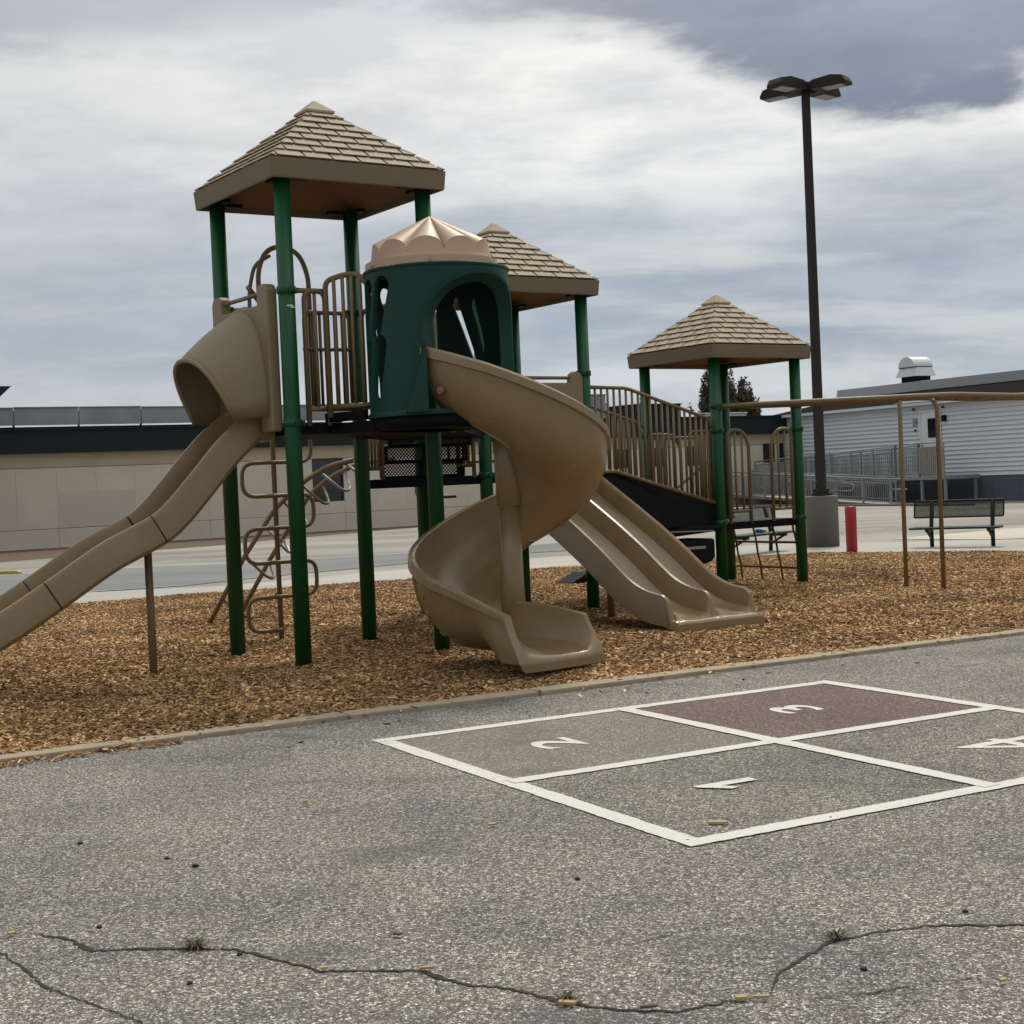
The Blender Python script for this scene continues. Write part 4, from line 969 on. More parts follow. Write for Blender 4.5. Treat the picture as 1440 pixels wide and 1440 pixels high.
# section flanges and bolt covers
for s0, k0 in ((0.545, 0), (0.93, 1)):
    mb = MB(); st = []
    for dd in (-0.004, 0.004):
        p, la, z, d = stat(s0+dd); st.append((Vector((p.x, p.y, z-0.515)), la, Vector((0, 0, 1))))
    sweep(mb, st, lambda i: [(a*RO/0.815, b*0.515/0.53) for a, b in ((.78, .44), (.803, .43), (.787, .31), (.749, .185), (.678, .078), (.555, -.004), (.40, -.042), (.25, -.047), (.25, -.03), (.40, -.02), (.55, .02), (.66, .10), (.72, .2), (.75, .32))])
    mk('section_flange', mb, M_slide, sp_o)
    for dd in (-0.030, 0.030):
        p, la, z, d = stat(s0+dd)
        for rr_, hh, nz_ in ((0.758, 0.33, -0.15), (0.722, 0.19, -0.4), (0.60, 0.035, -1.1)):
            q = Vector((p.x, p.y, z-0.515))+la*rr_+Vector((0, 0, hh)); nrm = (la+Vector((0, 0, nz_))).normalized()
            mb = MB(); mb.tube([q-nrm*0.02, q+nrm*0.007], 0.030, 16); mk('bolt_cover', mb, M_slide, sp_o)
for hz in (2.28, 2.06):
    p, la, z, d = stat(0.034); q = Vector((p.x, p.y, hz))+la*(RO-0.030)
    mb = MB(); mb.tube([q-la*0.03, q+la*0.012], 0.027, 14); mk('bolt_cover', mb, M_under, sp_o)
mb = MB(); mb.tube([(0.54, -2.13, -0.05), (0.54, -2.13, 0.14)], 0.045, 12); mk('slide_foot', mb, M_black, sp_o)

# ---- turret
RT = 0.548; Z0, Z1 = 1.915, 2.995
tur = bpy.data.objects.new('turret', None); COL.objects.link(tur); tur.parent = PS; tur['label'] = 'round dark green turret with a fluted beige cap'
def capsule(cx, cz, wdt, hgt, lean, n=8):
    """leaf-shaped slot in (theta_deg,z)"""
    P = []
    for k in range(n+1):
        a = math.pi*k/n; P.append((cx+lean/2+math.cos(a)*wdt/2, cz+hgt/2-wdt*0.006*0+math.sin(a)*0.075))
    for k in range(n+1):
        a = math.pi+math.pi*k/n; P.append((cx-lean/2+math.cos(a)*wdt/2*0.75, cz-hgt/2+math.sin(a)*0.06))
    return P
cxC, cyC = cxT-0.05, cyT-0.02
def curved(th0, th1, holes, bottom_cut=None, name='turret_panel', R_=RT, outline=None, sub=None):
    K_ = R(1)*R_
    V, F = cdt([(t*K_, z_) for t, z_ in outline], [[(t*K_, z_) for t, z_ in h] for h in holes], step=(0.024, 0.04))
    mb = MB(); mb.add([(cxT+R_*math.cos(x_/R_), cyT+R_*math.sin(x_/R_), z_) for x_, z_ in V], F, True)
    o = mk(name, mb, M_teal, tur, fixn=False)
    sd = o.modifiers.new('shell', 'SOLIDIFY'); sd.thickness = 0.03; sd.offset = -1; crisp(o, 40)
    return o
oc, ow = -82, 51
NA = 28
zsp = 2.46
archp = [(oc-ow, zsp)]+[(oc-ow*math.cos(math.pi*k/NA), zsp+0.46*math.sin(math.pi*k/NA)**0.85) for k in range(1, NA)]+[(oc+ow, zsp)]
outline = [(-283, Z0)]+[(-283+(oc-ow+283)*k/50, Z0) for k in range(1, 51)]+[(oc-ow, Z0+(zsp-Z0)*k/12) for k in range(1, 12)]+archp+[(oc+ow, zsp-(zsp-Z0)*k/12) for k in range(1, 12)]+[(oc+ow+(60-oc-ow)*k/34, Z0) for k in range(0, 35)]+[(60, Z0+(Z1-Z0)*k/24) for k in range(1, 24)]+[(60-(60+283)*k/130, Z1) for k in range(131)]+[(-283, Z1-(Z1-Z0)*k/24) for k in range(1, 24)]
slots = []
for c_ in (-176, -198, -232, -258):
    slots += [capsule(c_+2, 2.70, 17, 0.32, 9), capsule(c_-1, 2.26, 15, 0.34, 7)]
slots += [capsule(33, 2.54, 5.0, 0.50, 18, 6), capsule(21, 2.62, 4.0, 0.30, 8, 6)]
curved(0, 0, slots, outline=outline)
# deep moulded reveal round the arched opening
mb = MB(); loopp = [(oc-ow, Z0+0.01), (oc-ow, 2.2)]+archp+[(oc+ow, 2.2), (oc+ow, Z0+0.01)]
vs = []
for t, z_ in loopp:
    for r_, k_ in ((RT+0.016, 1.035), (RT+0.012, 1.0), (RT-0.085, 0.90)):
        tt = oc+(t-oc)*k_; zz = z_ if z_ < 2.3 else 2.2+(z_-2.2)*(1+(k_-1)*0.8); vs.append((cxT+r_*math.cos(R(tt)), cyT+r_*math.sin(R(tt)), zz))
mb.add(vs, [(i*3+c, i*3+c+1, i*3+c+4, i*3+c+3) for i in range(len(loopp)-1) for c in (0, 1)], True); orim = mk('opening_rim', mb, M_teal, tur, fixn=False)
e_ = orim.modifiers.new('edge', 'EDGE_SPLIT'); e_.split_angle = R(35)
# deep jamb between opening and slide on the left
jam = MB()
jv = []
for t_, z_ in ((-150, Z0), (oc-ow, Z0), (oc-ow, 2.42)):
    jv.append((cxT+(RT+0.004)*math.cos(R(t_)), cyT+(RT+0.004)*math.sin(R(t_)), z_)); 
for t_, z_ in ((-146, Z0), (oc-ow+3, Z0), (oc-ow+3, 2.40)):
    jv.append((cxT+(RT+0.07)*math.cos(R(t_)), cyT+(RT+0.07)*math.sin(R(t_)), z_))
jam.add(jv, [(0, 1, 2), (3, 5, 4), (0, 3, 4, 1), (1, 4, 5, 2), (2, 5, 3, 0)]); mk('opening_jamb', jam, M_teal, tur)
mb = MB(); mb.lathe([(RT+0.012, 1.895), (RT+0.016, 1.92), (RT+0.004, 1.935)], (cxT, cyT, 0), 64, caps=False); mk('base_ring', mb, M_teal, tur)
# cap with flutes
NF = 10; nth = NF*14; rs_ = [0.0, 0.08, 0.16, 0.24, 0.32, 0.38, 0.42, 0.442]
V = []; F = []
for ir, r_ in enumerate(rs_):
    for j in range(nth):
        th = 2*math.pi*j/nth; ph = (j % 14)/14.0*2-1; s_ = math.sqrt(max(0, 1-ph*ph))
        t = r_/0.442; z_ = 3.415-(3.415-3.10)*t + 0.10*s_*t
        V.append((cxC+r_*math.cos(th), cyC+r_*math.sin(th), z_))
for r_, z_ in ((0.455, 3.085), (0.470, 3.060), (0.500, 3.055), (0.503, 2.99), (0.44, 2.99)):
    for j in range(nth):
        th = 2*math.pi*j/nth; V.append((cxC+r_*math.cos(th), cyC+r_*math.sin(th), z_))
nr = len(V)//nth
F = [(i*nth+j, i*nth+(j+1) % nth, (i+1)*nth+(j+1) % nth, (i+1)*nth+j) for i in range(nr-1) for j in range(nth)]
mb = MB(); mb.add(V, F, True); co = mk('turret_cap', mb, M_cap, tur)
es = co.modifiers.new('edge', 'EDGE_SPLIT'); es.split_angle = R(28)
mb = MB(); mb.lathe([(RT, 2.975), (RT+0.012, 2.985), (RT+0.008, 3.0), (0.44, 3.004)], (cxT, cyT, 0), 64, caps=False); mk('turret_top_ring', mb, M_teal, tur)
mb = MB()
for t_ in (-60, -122, -182): mb.tube([(cxC+0.49*math.cos(R(t_)), cyC+0.49*math.sin(R(t_)), 3.02), (cxC+0.515*math.cos(R(t_)), cyC+0.515*math.sin(R(t_)), 3.02)], 0.011, 8)
mk('bolt', mb, M_steel, co)
# small bracket hanging under the turret rim
mb = MB(); mb.box((0.70, -0.80, 1.84), (0.05, 0.05, 0.10)); mk('bracket', mb, M_rail, PS, bevel=0.012)

# ---- inclined bridge from tower 2 to tower 3
def br(t, side, z):   # t 0..1 from tower2 to tower3
    a = Vector((3.57, 1.29 if side == 0 else 2.48, 0)); b = Vector((5.70, 1.72 if side == 0 else 2.90, 0)); p = a.lerp(b, t); return Vector((p.x, p.y, z))
for side in (0, 1):
    t1 = 0.30; 
    rl = pipe('bridge_railing', [br(0, side, 2.30), br(t1, side, 2.30), br(0.95, side, 1.97), br(0.985, side, 1.84)], 0.020, 0.10)
    pipe('bottom_rail', [br(0.0, side, 1.43), br(0.20, side, 1.43), br(0.99, side, 1.02)], 0.022, 0.06, parent=rl)
    for k in range(22):
        t = (k+0.7)/22.3
        zt_ = 2.30 if t < t1 else 2.30-(t-t1)/(0.95-t1)*0.33
        zb_ = 1.43 if t < 0.2 else 1.43-(t-0.2)/0.79*0.41
        if t < 0.965: pipe('baluster', [br(t, side, zb_), br(t, side, zt_-0.005)], 0.0135, 0, parent=rl, n=6)
    mb = MB(); a, b, c, d = br(0, side, 1.42), br(0.2, side, 1.42), br(0.985, side, 1.01), br(0.985, side, 0.76)
    e_, f_ = br(0.55, side, 0.80), br(0, side, 1.10); off = Vector((0, 0.03, 0))
    P_ = [a, b, c, d, e_, f_]; mb.add(P_+[q+off for q in P_], [tuple(range(6)), tuple(range(6, 12))[::-1]]+[(i, (i+1) % 6, 6+(i+1) % 6, 6+i) for i in range(6)])
    mk('bridge_side_panel', mb, M_deck, PS)
mb = MB(); A = [br(0, 0, 1.42), br(0.2, 0, 1.42), br(1, 0, 0.80)]; B = [br(0, 1, 1.42), br(0.2, 1, 1.42), br(1, 1, 0.80)]
dz = Vector((0, 0, -0.04)); Vv = A+B+[q+dz for q in A+B]
mb.add(Vv, [(0, 1, 4, 3), (1, 2, 5, 4), (6, 9, 10, 7), (7, 10, 11, 8), (0, 6, 7, 1), (1, 7, 8, 2), (3, 4, 10, 9), (4, 5, 11, 10)]); mk('bridge_deck', mb, M_deck, PS)
pipe('grab_rail', [(4.9, 2.1, 1.0), (5.15, 2.1, 1.05), (5.75, 1.9, 1.50)], 0.016, 0.05)
# transfer step: black moulded box under the bridge
mb = MB(); mb.prism([(4.4, 0.66), (5.66, 0.72), (5.66, 0.79), (4.4, 0.79)], 1.60, 2.3, 'xzy'); mk('transfer_platform', mb, M_black, PS, bevel=0.02)
mb = MB(); mb.prism([(4.75, 0.42), (5.38, 0.36), (5.50, 0.38), (5.55, 0.44), (5.55, 0.64), (4.75, 0.64)], 1.62, 2.1, 'xzy'); mk('transfer_step', mb, M_black, PS, bevel=0.03)
mb = MB(); mb.box((5.2, 1.597, 0.735), (0.62, 0.004, 0.012), ry=0.03); mb.box((5.25, 1.617, 0.55), (0.30, 0.004, 0.03)); mk('scuff_plate', mb, M_steel, PS)
# black ramp wedge lying in the chips behind the double slide
mb = MB(); mb.prism([(5.40, 0.0), (5.48, 0.05), (5.75, 0.17), (6.5, 0.20), (6.5, 0.10), (5.75, 0.0)], 4.3, 4.65, 'xzy'); mk('ground_step', mb, M_black, PS, bevel=0.02)

# ---- tower 3 rails
def arch_panel(u0, u1, roundside, v=1.70, z0=0.92, z1=1.84, nb=2, uax=True):
    if roundside == 'r': pts = [(u0, v, z0-0.14), (u0, v, z1), (u1-0.1, v, z1), (u1, v, z1-0.14), (u1, v, z0-0.14)]
    else: pts = [(u0, v, z0-0.14), (u0, v, z1-0.14), (u0+0.1, v, z1), (u1, v, z1), (u1, v, z0-0.14)]
    rl = pipe('railing', pts, 0.021, 0.09)
    pipe('bottom_rail', [(u0, v, z0), (u1, v, z0)], 0.018, 0, parent=rl)
    for k in range(nb):
        u_ = u0+(u1-u0)*(k+1)/(nb+1); pipe('baluster', [(u_, v, z0), (u_, v, z1-0.02)], 0.0135, 0, parent=rl, n=6)
arch_panel(5.86, 6.17, 'r'); arch_panel(6.52, 6.84, 'l')
arch_panel(5.86, 6.20, 'r', v=2.93); arch_panel(6.45, 6.80, 'l', v=2.93)
pipe('rail', [(5.75, 2.86, 1.80), (6.88, 2.90, 1.80)], 0.017, 0)
railing((5.66, 1.78), (5.60, 2.05), 0.9, 1.84, 3, legs=0.1); railing((5.66, 2.85), (5.66, 2.58), 0.9, 1.84, 3, legs=0.1)
# tower 2 / landing rails (mostly seen under the upper deck)
railing((1.02, 1.30), (1.20, 1.30), 1.55, 1.90, 4, legs=0.12)
railing((2.16, 1.50), (2.16, 1.22), 1.55, 2.30, 2, legs=0.12)
railing((2.45, 2.50), (3.40, 2.50), 1.60, 2.30, 8)
pipe('ladder_rung', [(2.32, 2.62, 1.42), (2.32, 2.62, 1.24), (2.80, 2.62, 1.24)], 0.018, 0.08)
pipe('ladder_pole', [(2.62, 2.62, -0.05), (2.62, 2.62, 1.45)], 0.019, 0)
for z_ in (0.35, 0.65, 0.95): pipe('ladder_rung', [(2.40, 2.62, z_), (2.86, 2.62, z_)], 0.017, 0)
railing((0.66, -0.30), (1.50, 0.42), 2.0, 2.85, 6)

# ---- rope net below tower 3
net = bpy.data.objects.new('rope_net', None); COL.objects.link(net); net.parent = PS; net['label'] = 'brown rope net hanging to the ground'
tops = [(6.98, 2.92), (6.98, 2.56), (6.98, 2.22), (6.98, 1.88)]; bots = [(7.20, 3.0), (7.20, 2.64), (7.20, 2.28), (7.20, 1.94)]
for a, b in zip(tops, bots):
    mb = MB(); A = Vector((*a, 0.75)); B = Vector((*b, -0.02)); mb.tube([A.lerp(B, k/8)+Vector((0, 0.006*math.sin(k*2), 0)) for k in range(9)], [0.012+0.002*(k % 2) for k in range(9)], 7); mk('rope', mb, M_rope, net)
for z_ in (0.50, 0.19):
    t = (0.75-z_)/0.77; a = Vector((*tops[0], 0)).lerp(Vector((*bots[0], 0)), t); b = Vector((*tops[-1], 0)).lerp(Vector((*bots[-1], 0)), t)
    mb = MB(); mb.tube([(a.x, a.y+0.06, z_), (b.x, b.y-0.06, z_)], 0.014, 8); mk('net_bar', mb, M_rope, net)

# ---- curved overhead ladder
oh = bpy.data.objects.new('overhead_ladder', None); COL.objects.link(oh); oh.parent = PS; oh['label'] = 'curved brown overhead ladder leaving towards the right edge'
def arc(rad, n=14): return [(7.43-rad*math.cos(math.pi/2*k/n), 1.50-rad*math.sin(math.pi/2*k/n)) for k in range(n+1)]
for rad, st in ((1.70, (5.73, 1.70)), (1.20, (6.23, 1.70))):
    P_ = [(*st, 2.10)]+[(a, b, 2.10-0.02*math.sin(k/14*3.0)) for k, (a, b) in enumerate(arc(rad))]+[(8.4, 1.5-rad, 2.08), (9.6, 1.5-rad, 2.09), (11.0, 1.5-rad, 2.10)]
    pipe('side_rail', P_, 0.030, 0, parent=oh, n=12)
for k in range(1, 15, 1):
    a, b = arc(1.70)[k], arc(1.20)[k]
    if k % 2: pipe('rung', [(a[0], a[1], 2.085), (b[0], b[1], 2.085)], 0.017, 0, parent=oh)
for k in range(10): pipe('rung', [(7.7+k*0.32, -0.20, 2.085), (7.7+k*0.32, 0.30, 2.085)], 0.017, 0, parent=oh)
mb = MB(); mb.box((5.73, 1.66, 2.10), (0.10, 0.08, 0.05)); mk('bracket', mb, M_rail, oh)
pipe('support_leg', [(7.17, -0.18, -0.05), (7.17, -0.18, 1.98), (7.17, -0.10, 2.07)], 0.024, 0.05, parent=oh)
pipe('support_leg', [(7.14, 0.31, -0.05), (7.14, 0.31, 2.07)], 0.024, 0, parent=oh)
pipe('support_leg', [(10.9, -0.2, -0.05), (10.9, -0.2, 2.07)], 0.024, 0, parent=oh)
pipe('support_leg', [(10.9, 0.3, -0.05), (10.9, 0.3, 2.07)], 0.024, 0, parent=oh)

# ================================================================== LAMP POST
lp = thing('lamp_post', 'tall dark square lamp post with four heads on a round concrete base', 'lamp post', (5.35, 26.04, 0))
mb = MB(); mb.lathe([(0.278, -0.05), (0.276, 0.85), (0.262, 0.872)], n=40); mk('concrete_base', mb, M_base, lp)
mb = MB(); mb.box((0, 0, 0.895), (0.26, 0.26, 0.04)); mb.box((0, 0, 0.955), (0.20, 0.20, 0.08)); mk('base_plate', mb, M_pole, lp, bevel=0.008, rz=0.5)
mb = MB(); b0, b1 = 0.068, 0.055; vs = [(a*b0, b*b0, 0.9) for a, b in ((-1, -1), (1, -1), (1, 1), (-1, 1))]+[(a*b1, b*b1, 7.98) for a, b in ((-1, -1), (1, -1), (1, 1), (-1, 1))]
mb.add(vs, [(3, 2, 1, 0), (4, 5, 6, 7)]+[(i, (i+1) % 4, 4+(i+1) % 4, 4+i) for i in range(4)]); mk('pole', mb, M_pole, lp, bevel=0.01, rz=0.5)
mb = MB()
for z_ in (1.12, 1.62): mb.box((0, 0, z_), (0.20, 0.012, 0.012), rz=0.2)
mk('strap', mb, M_steel, lp)
def lamphead():
    prof = [(0.10, 7.86), (0.16, 7.80), (0.80, 7.80), (0.80, 7.85), (0.74, 7.95), (0.55, 7.985), (0.22, 7.96), (0.10, 7.91)]
    mb = MB(); mb.prism(prof, -0.17, 0.17, 'xzy'); mb.box((0.08, 0, 7.88), (0.14, 0.07, 0.07)); return mb
for k, a in enumerate((-38, 42, 142, 218)):
    h = mk('lamp_head', lamphead(), M_pole, lp, bevel=0.02, rz=R(a))
    h.rotation_euler = (0, R(-0), R(a))
    mb = MB(); mb.box((0.54, 0, 7.796), (0.36, 0.24, 0.012)); mk('lens', mb, M_lens, h)

# ================================================================== BOLLARD
mb = MB(); mb.lathe([(0.088, -0.03), (0.088, 0.71), (0.082, 0.728), (0.02, 0.735)], n=28)
o = mk('bollard', mb, M_red, loc=(5.34, 23.80, 0)); tag(o, 'short red bollard between the lamp post base and the bench', 'bollard')

# ================================================================== BENCHES
def bench(loc, rz, label, Lb=1.42):
    t = thing('park_bench', label, 'bench', loc, rz, 'dark green mesh benches beside the chip bed')
    # local: x along, -y is the front
    s = MB(); lattice(s, (-Lb/2, 0.02, 0.475), (1, 0, 0), (0, 0.22, 0.975), Lb, 0.26, 52, 0.011)
    bo = MB(); bo.tube(fillet([(-Lb/2, 0.02, 0.47), (Lb/2, 0.02, 0.47), (Lb/2, 0.08, 0.735), (-Lb/2, 0.08, 0.735), (-Lb/2, 0.02, 0.47)], 0.03), 0.013, 8)
    bk = mk('backrest', bo, M_bench, t); mk('mesh', s, M_bench, bk, kind='stuff', fixn=False)
    bo = MB(); bo.box((0, -0.18, 0.305), (Lb, 0.36, 0.035)); st_ = mk('seat', bo, M_bench, t, bevel=0.012)
    for x_ in (-Lb/2+0.28, Lb/2-0.17):
        m = MB(); m.tube(fillet([(x_, 0.0, -0.02), (x_, -0.02, 0.29), (x_, 0.02, 0.45), (x_, 0.095, 0.74)], 0.05), 0.034, 8)
        m.box((x_, -0.16, 0.265), (0.05, 0.32, 0.04)); m.tube([(x_, -0.30, 0.27), (x_, -0.02, 0.12)], 0.02, 8)
        mk('leg', m, M_bench, t)
    return t
bench((7.18, 24.30, 0), R(-30), 'dark green mesh bench with backrest at the right behind the brown poles')
bench((3.92, 25.0, 0), R(48), 'dark green bench half hidden behind the lowest tower and its rope net', 1.6)
mb = MB(); mb.lathe([(0.03, 0.0), (0.032, 0.12), (0.014, 0.155), (0.014, 0.18)], n=12)
o = mk('bottle', mb, M_blue, loc=(4.02, 24.95, 0.36)); o.rotation_euler = (R(90), 0, R(60)); tag(o, 'small blue bottle lying on the bench behind the rope net', 'bottle')
# yellow thing far left on the lot
mb = MB(); mb.prism([(-0.5, 0), (0.22, 0), (0.25, 0.02), (0.15, 0.05), (-0.5, 0.06)], -0.10, 0.10, 'xzy')
o = mk('plastic_block', mb, M_yel, bevel=0.01, loc=(-9.75, 29.1, 0)); tag(o, 'low yellow plastic block on the lot at the left edge', 'block')

# ================================================================== LONG BEIGE BUILDING (face v = VB)
VB = 32.26
sb = thing('school_building', 'long low beige building with a dark fascia across the background', 'building', Lw(0, VB), TH)
# local: x = u, y = v - VB ; face at y=0 looking to -y
u0, u1 = -6.0, 36.4
mb = MB(); mb.box(((u0+u1)/2, 7.1, 1.6), (u1-u0, 14.0, 3.3)); mk('wall', mb, M_frame, sb)
wins = [(15.75, 16.85, 0.93, 2.31), (27.9, 28.55, 1.6, 2.30), (29.5, 30.15, 1.6, 2.30), (31.22, 31.88, 1.58, 2.32), (35.15, 35.77, 1.59, 2.33), (36.02, 36.38, 1.59, 2.33)]
def wallrow(z0, z1, y, m, name, step, gap, xs=None, a=u0, b=u1, special=None):
    x_ = a
    while x_ < b-0.05:
        e = min(x_+step, b); segs = [(x_, e, z0, z1)]
        for (wa, wb, za, zb) in wins:
            ns = []
            for (sa, sb_, ya, yb) in segs:
                if wb <= sa or wa >= sb_ or zb <= ya or za >= yb: ns.append((sa, sb_, ya, yb)); continue
                if wa > sa: ns.append((sa, wa, ya, yb))
                if wb < sb_: ns.append((wb, sb_, ya, yb))
                la, lb = max(sa, wa), min(sb_, wb)
                if za > ya: ns.append((la, lb, ya, za))
                if zb < yb: ns.append((la, lb, zb, yb))
            segs = ns
        mb = MB()
        for (sa, sb_, ya, yb) in segs: mb.box(((sa+sb_)/2, y, (ya+yb)/2), (sb_-sa-(gap if True else 0), 0.08, yb-ya-gap))
        mm = m
        if special and any(abs(x_-q) < 0.5 for q in special): mm = M_wallg
        if mb.v: mk(name, mb, mm, sb)
        x_ = e
off0 = 6.45-0.0
wallrow(0.545, 2.295, 0.05, M_wall, 'wall_panel', 1.158, 0.005, a=6.45-11*1.158, b=u1)
wallrow(-0.02, 0.54, 0.045, M_wall, 'base_panel', 4.632, 0.010, a=6.45-11*1.158, b=u1)
wallrow(2.30, 2.75, 0.03, M_band, 'upper_band', 9.0, 0.006, a=6.45-11*1.158, b=u1)
for a_ in (7.63,):
    mb = MB(); mb.box((a_+1.16, 0.006, 1.06), (2.30, 0.004, 1.02)); mk('repainted_patch', mb, M_wallg, sb)
mb = MB(); mb.box(((u0+u1)/2, 0.35, 3.04), (u1-u0, 1.10, 0.66)); mk('fascia', mb, M_fas, sb)
mb = MB(); mb.box(((u0+u1)/2, 0.33, 3.395), (u1-u0+0.05, 1.18, 0.05)); mk('coping', mb, M_fas, sb)
mb = MB(); mb.box(((u0+u1)/2, 7.5, 3.36), (u1-u0, 12.9, 0.06)); mk('roof', mb, M_roof, sb)
for (wa, wb, za, zb) in wins:
    mb = MB(); f_ = 0.045; yy = 0.045
    for bx_ in (((wa+wb)/2, zb-f_/2, wb-wa, f_), ((wa+wb)/2, za+f_/2, wb-wa, f_), (wa+f_/2, (za+zb)/2, f_, zb-za-2*f_), (wb-f_/2, (za+zb)/2, f_, zb-za-2*f_)):
        mb.box((bx_[0], yy, bx_[1]), (bx_[2], 0.06, bx_[3]))
    if wb-wa > 1: mb.box(((wa+wb)/2, yy, za+0.38), (wb-wa-2*f_, 0.05, 0.04))
    wn = mk('window', mb, M_frame, sb)
    mb = MB(); mb.box(((wa+wb)/2, 0.072, (za+zb)/2), (wb-wa-2*f_, 0.01, zb-za-2*f_)); mk('pane', mb, M_glass, wn)
# roof screen of grey metal panels on posts
scn = thing('roof_screen', 'grey metal panel screen on posts above the building roof at left', 'roof screen', Lw(0, VB), TH)
x_ = 6.64-1.89*5; k = 0
while x_ < 17.3:
    mb = MB(); hh = 0.50+rnd.uniform(-0.012, 0.012)
    mb.box((x_+0.94, 0.55, 3.545+hh/2), (1.868, 0.04, hh)); mb.box((x_+0.94, 0.53, 3.555+hh), (1.868, 0.09, 0.02))
    mk('panel', mb, M_screen, scn)
    if k % 2: 
        mb = MB(); mb.box((x_+0.5+rnd.uniform(-.1, .5), 0.54, 3.66+hh/2), (0.5, 0.035, hh-0.2)); 
    mb = MB(); mb.box((x_, 0.62, 3.68), (0.05, 0.06, 0.56)); mb.box((x_, 0.9, 3.66), (0.04, 0.6, 0.04)); mk('post', mb, M_black, scn)
    x_ += 1.89; k += 1
mb = MB(); mb.box((5.5, 1.7, 3.47), (24.5, 0.1, 0.16)); mk('backing', mb, M_black, scn)
# rooftop boxes seen further right
def rbox(name, a, b, y0, y1, z0, z1, m, label, cat):
    mb = MB(); mb.box(((a+b)/2, (y0+y1)/2, (z0+z1)/2), (b-a, y1-y0, z1-z0)); mb.box(((a+b)/2, (y0+y1)/2, z1+0.02), (b-a+0.08, y1-y0+0.08, 0.04)); mb.box(((a+b)/2, y0-0.012, z0+0.05), (b-a, 0.02, 0.1))
    o = mk(name, mb, m, bevel=0.01, loc=Lw(0, VB), rz=TH); tag(o, label, cat); return o
rbox('rooftop_penthouse', 30.4, 32.6, 1.8, 5.0, 3.38, 4.00, M_fas, 'dark raised roof box behind the sloping bridge railing', 'roof box')
rbox('air_conditioner', 28.3, 29.4, 2.4, 3.8, 3.38, 4.42, M_screen, 'blue grey rooftop unit behind the bridge railing', 'air conditioner')
rbox('roof_duct', 29.42, 29.62, 2.6, 3.2, 3.38, 4.10, M_trim, 'narrow white roof duct beside the blue grey unit', 'duct')
rbox('roof_vent', 34.0, 36.2, 2.0, 2.6, 3.40, 3.62, M_vent, 'low white vent on the dark roof behind the overhead ladder', 'vent')
# canopy corner at the far left
cn = thing('canopy', 'dark flat canopy corner above the roof at the left edge', 'canopy', Lw(0, 30.0), TH)
mb = MB(); mb.prism([(0.5, 4.47), (5.83, 4.47), (5.45, 4.12), (0.5, 4.08)], 0, 3.0, 'xzy'); mk('roof', mb, M_fas, cn)
mb = MB(); mb.box((2.5, 1.5, 2.05), (0.15, 0.15, 4.1)); mk('post', mb, M_fas, cn)

# ================================================================== WHITE SIDED CLASSROOM
sc_ = 0.965
e_w = Vector((-1, 2, 0)).normalized(); n_w = Vector((-2, -1, 0)).normalized()
W0 = Vector((16.95*sc_, 49.9*sc_, 0)); rzw = math.atan2(e_w.y, e_w.x)
def zz_(z): return (z-1.4)*sc_+1.4
# local frame: x along e (left/away), y = -n (into building), z up : n maps to -y? rotation by rzw: local y = (-e.y, e.x) = (-.894,-.447) = n_w
wb_ = thing('white_classroom', 'white lap sided portable classroom with slate skirting at right', 'building', W0, rzw)
xr, xl = -7.0, 12.75
zb0, zt0 = zz_(0.805), zz_(3.40)
mb = MB(); mb.box(((xr+xl)/2, -3.2, (zb0+zt0)/2), (xl-xr-0.02, 6.2, zt0-zb0-0.01)); mk('core', mb, M_side, wb_)
nb = 17; bh = (zt0-zb0)/nb
door = (3.74, 4.66)
dz0, dz1 = zz_(0.90), zz_(3.12)
for k in range(nb):
    za = zb0+k*bh; 
    mb = MB()
    segs = [(xr, xl)]
    if za+bh*0.5 > dz0 and za+bh*0.5 < dz1: segs = [(xr, door[0]-0.06), (door[1]+0.06, xl)]
    for a_, b_ in segs:
        vs = [(a_, -0.098, za), (b_, -0.098, za), (b_, -0.098, za+bh), (a_, -0.098, za+bh), (a_, -0.032, za+0.002), (b_, -0.032, za+0.002), (b_, -0.082, za+bh-0.002), (a_, -0.082, za+bh-0.002)]
        mb.add(vs, [(0, 1, 2, 3), (4, 5, 6, 7), (0, 4, 5, 1), (3, 2, 6, 7), (0, 3, 7, 4), (1, 5, 6, 2)])
    mk('siding_board', mb, M_side, wb_)
mb = MB(); mb.box((xl-0.04, -0.03, (zb0+zt0)/2), (0.12, 0.06, zt0-zb0)); mk('corner_trim', mb, M_trim, wb_)
mb = MB()
x_ = xr
while x_ < xl: 
    m2 = MB(); m2.box((x_+0.6, -0.06, zb0/2-0.01), (1.19, 0.04, zb0-0.02)); mk('skirting_panel', m2, M_skirt, wb_); x_ += 1.2
mb = MB(); mb.box(((xr+xl)/2+0.1, 0.10, zt0+0.035), (xl-xr+0.5, 0.32, 0.11)); mk('eave_fascia', mb, M_trim, wb_, bevel=0.01)
mb = MB(); rz0, rz1 = zt0+0.09, zz_(4.10)
mb.add([(xr, 0.28, rz0), (xl+0.3, 0.28, rz0), (xl+0.3, -3.2, rz1), (xr, -3.2, rz1), (xr, -6.7, rz0), (xl+0.3, -6.7, rz0), (xr, -3.2, rz0-0.02), (xl+0.3, -3.2, rz0-0.02)], [(0, 1, 2, 3), (3, 2, 5, 4), (1, 5, 2), (0, 3, 4), (0, 4, 5, 1)]); mk('roof', mb, M_shroof, wb_, fixn=False)
# porch gable trim over the door
mb = MB(); mb.prism([(3.2, zt0+0.09), (5.6, zt0+0.09), (4.4, zt0+0.30)], 0.20, 0.32, 'xzy'); mk('gable_trim', mb, M_trim, wb_)
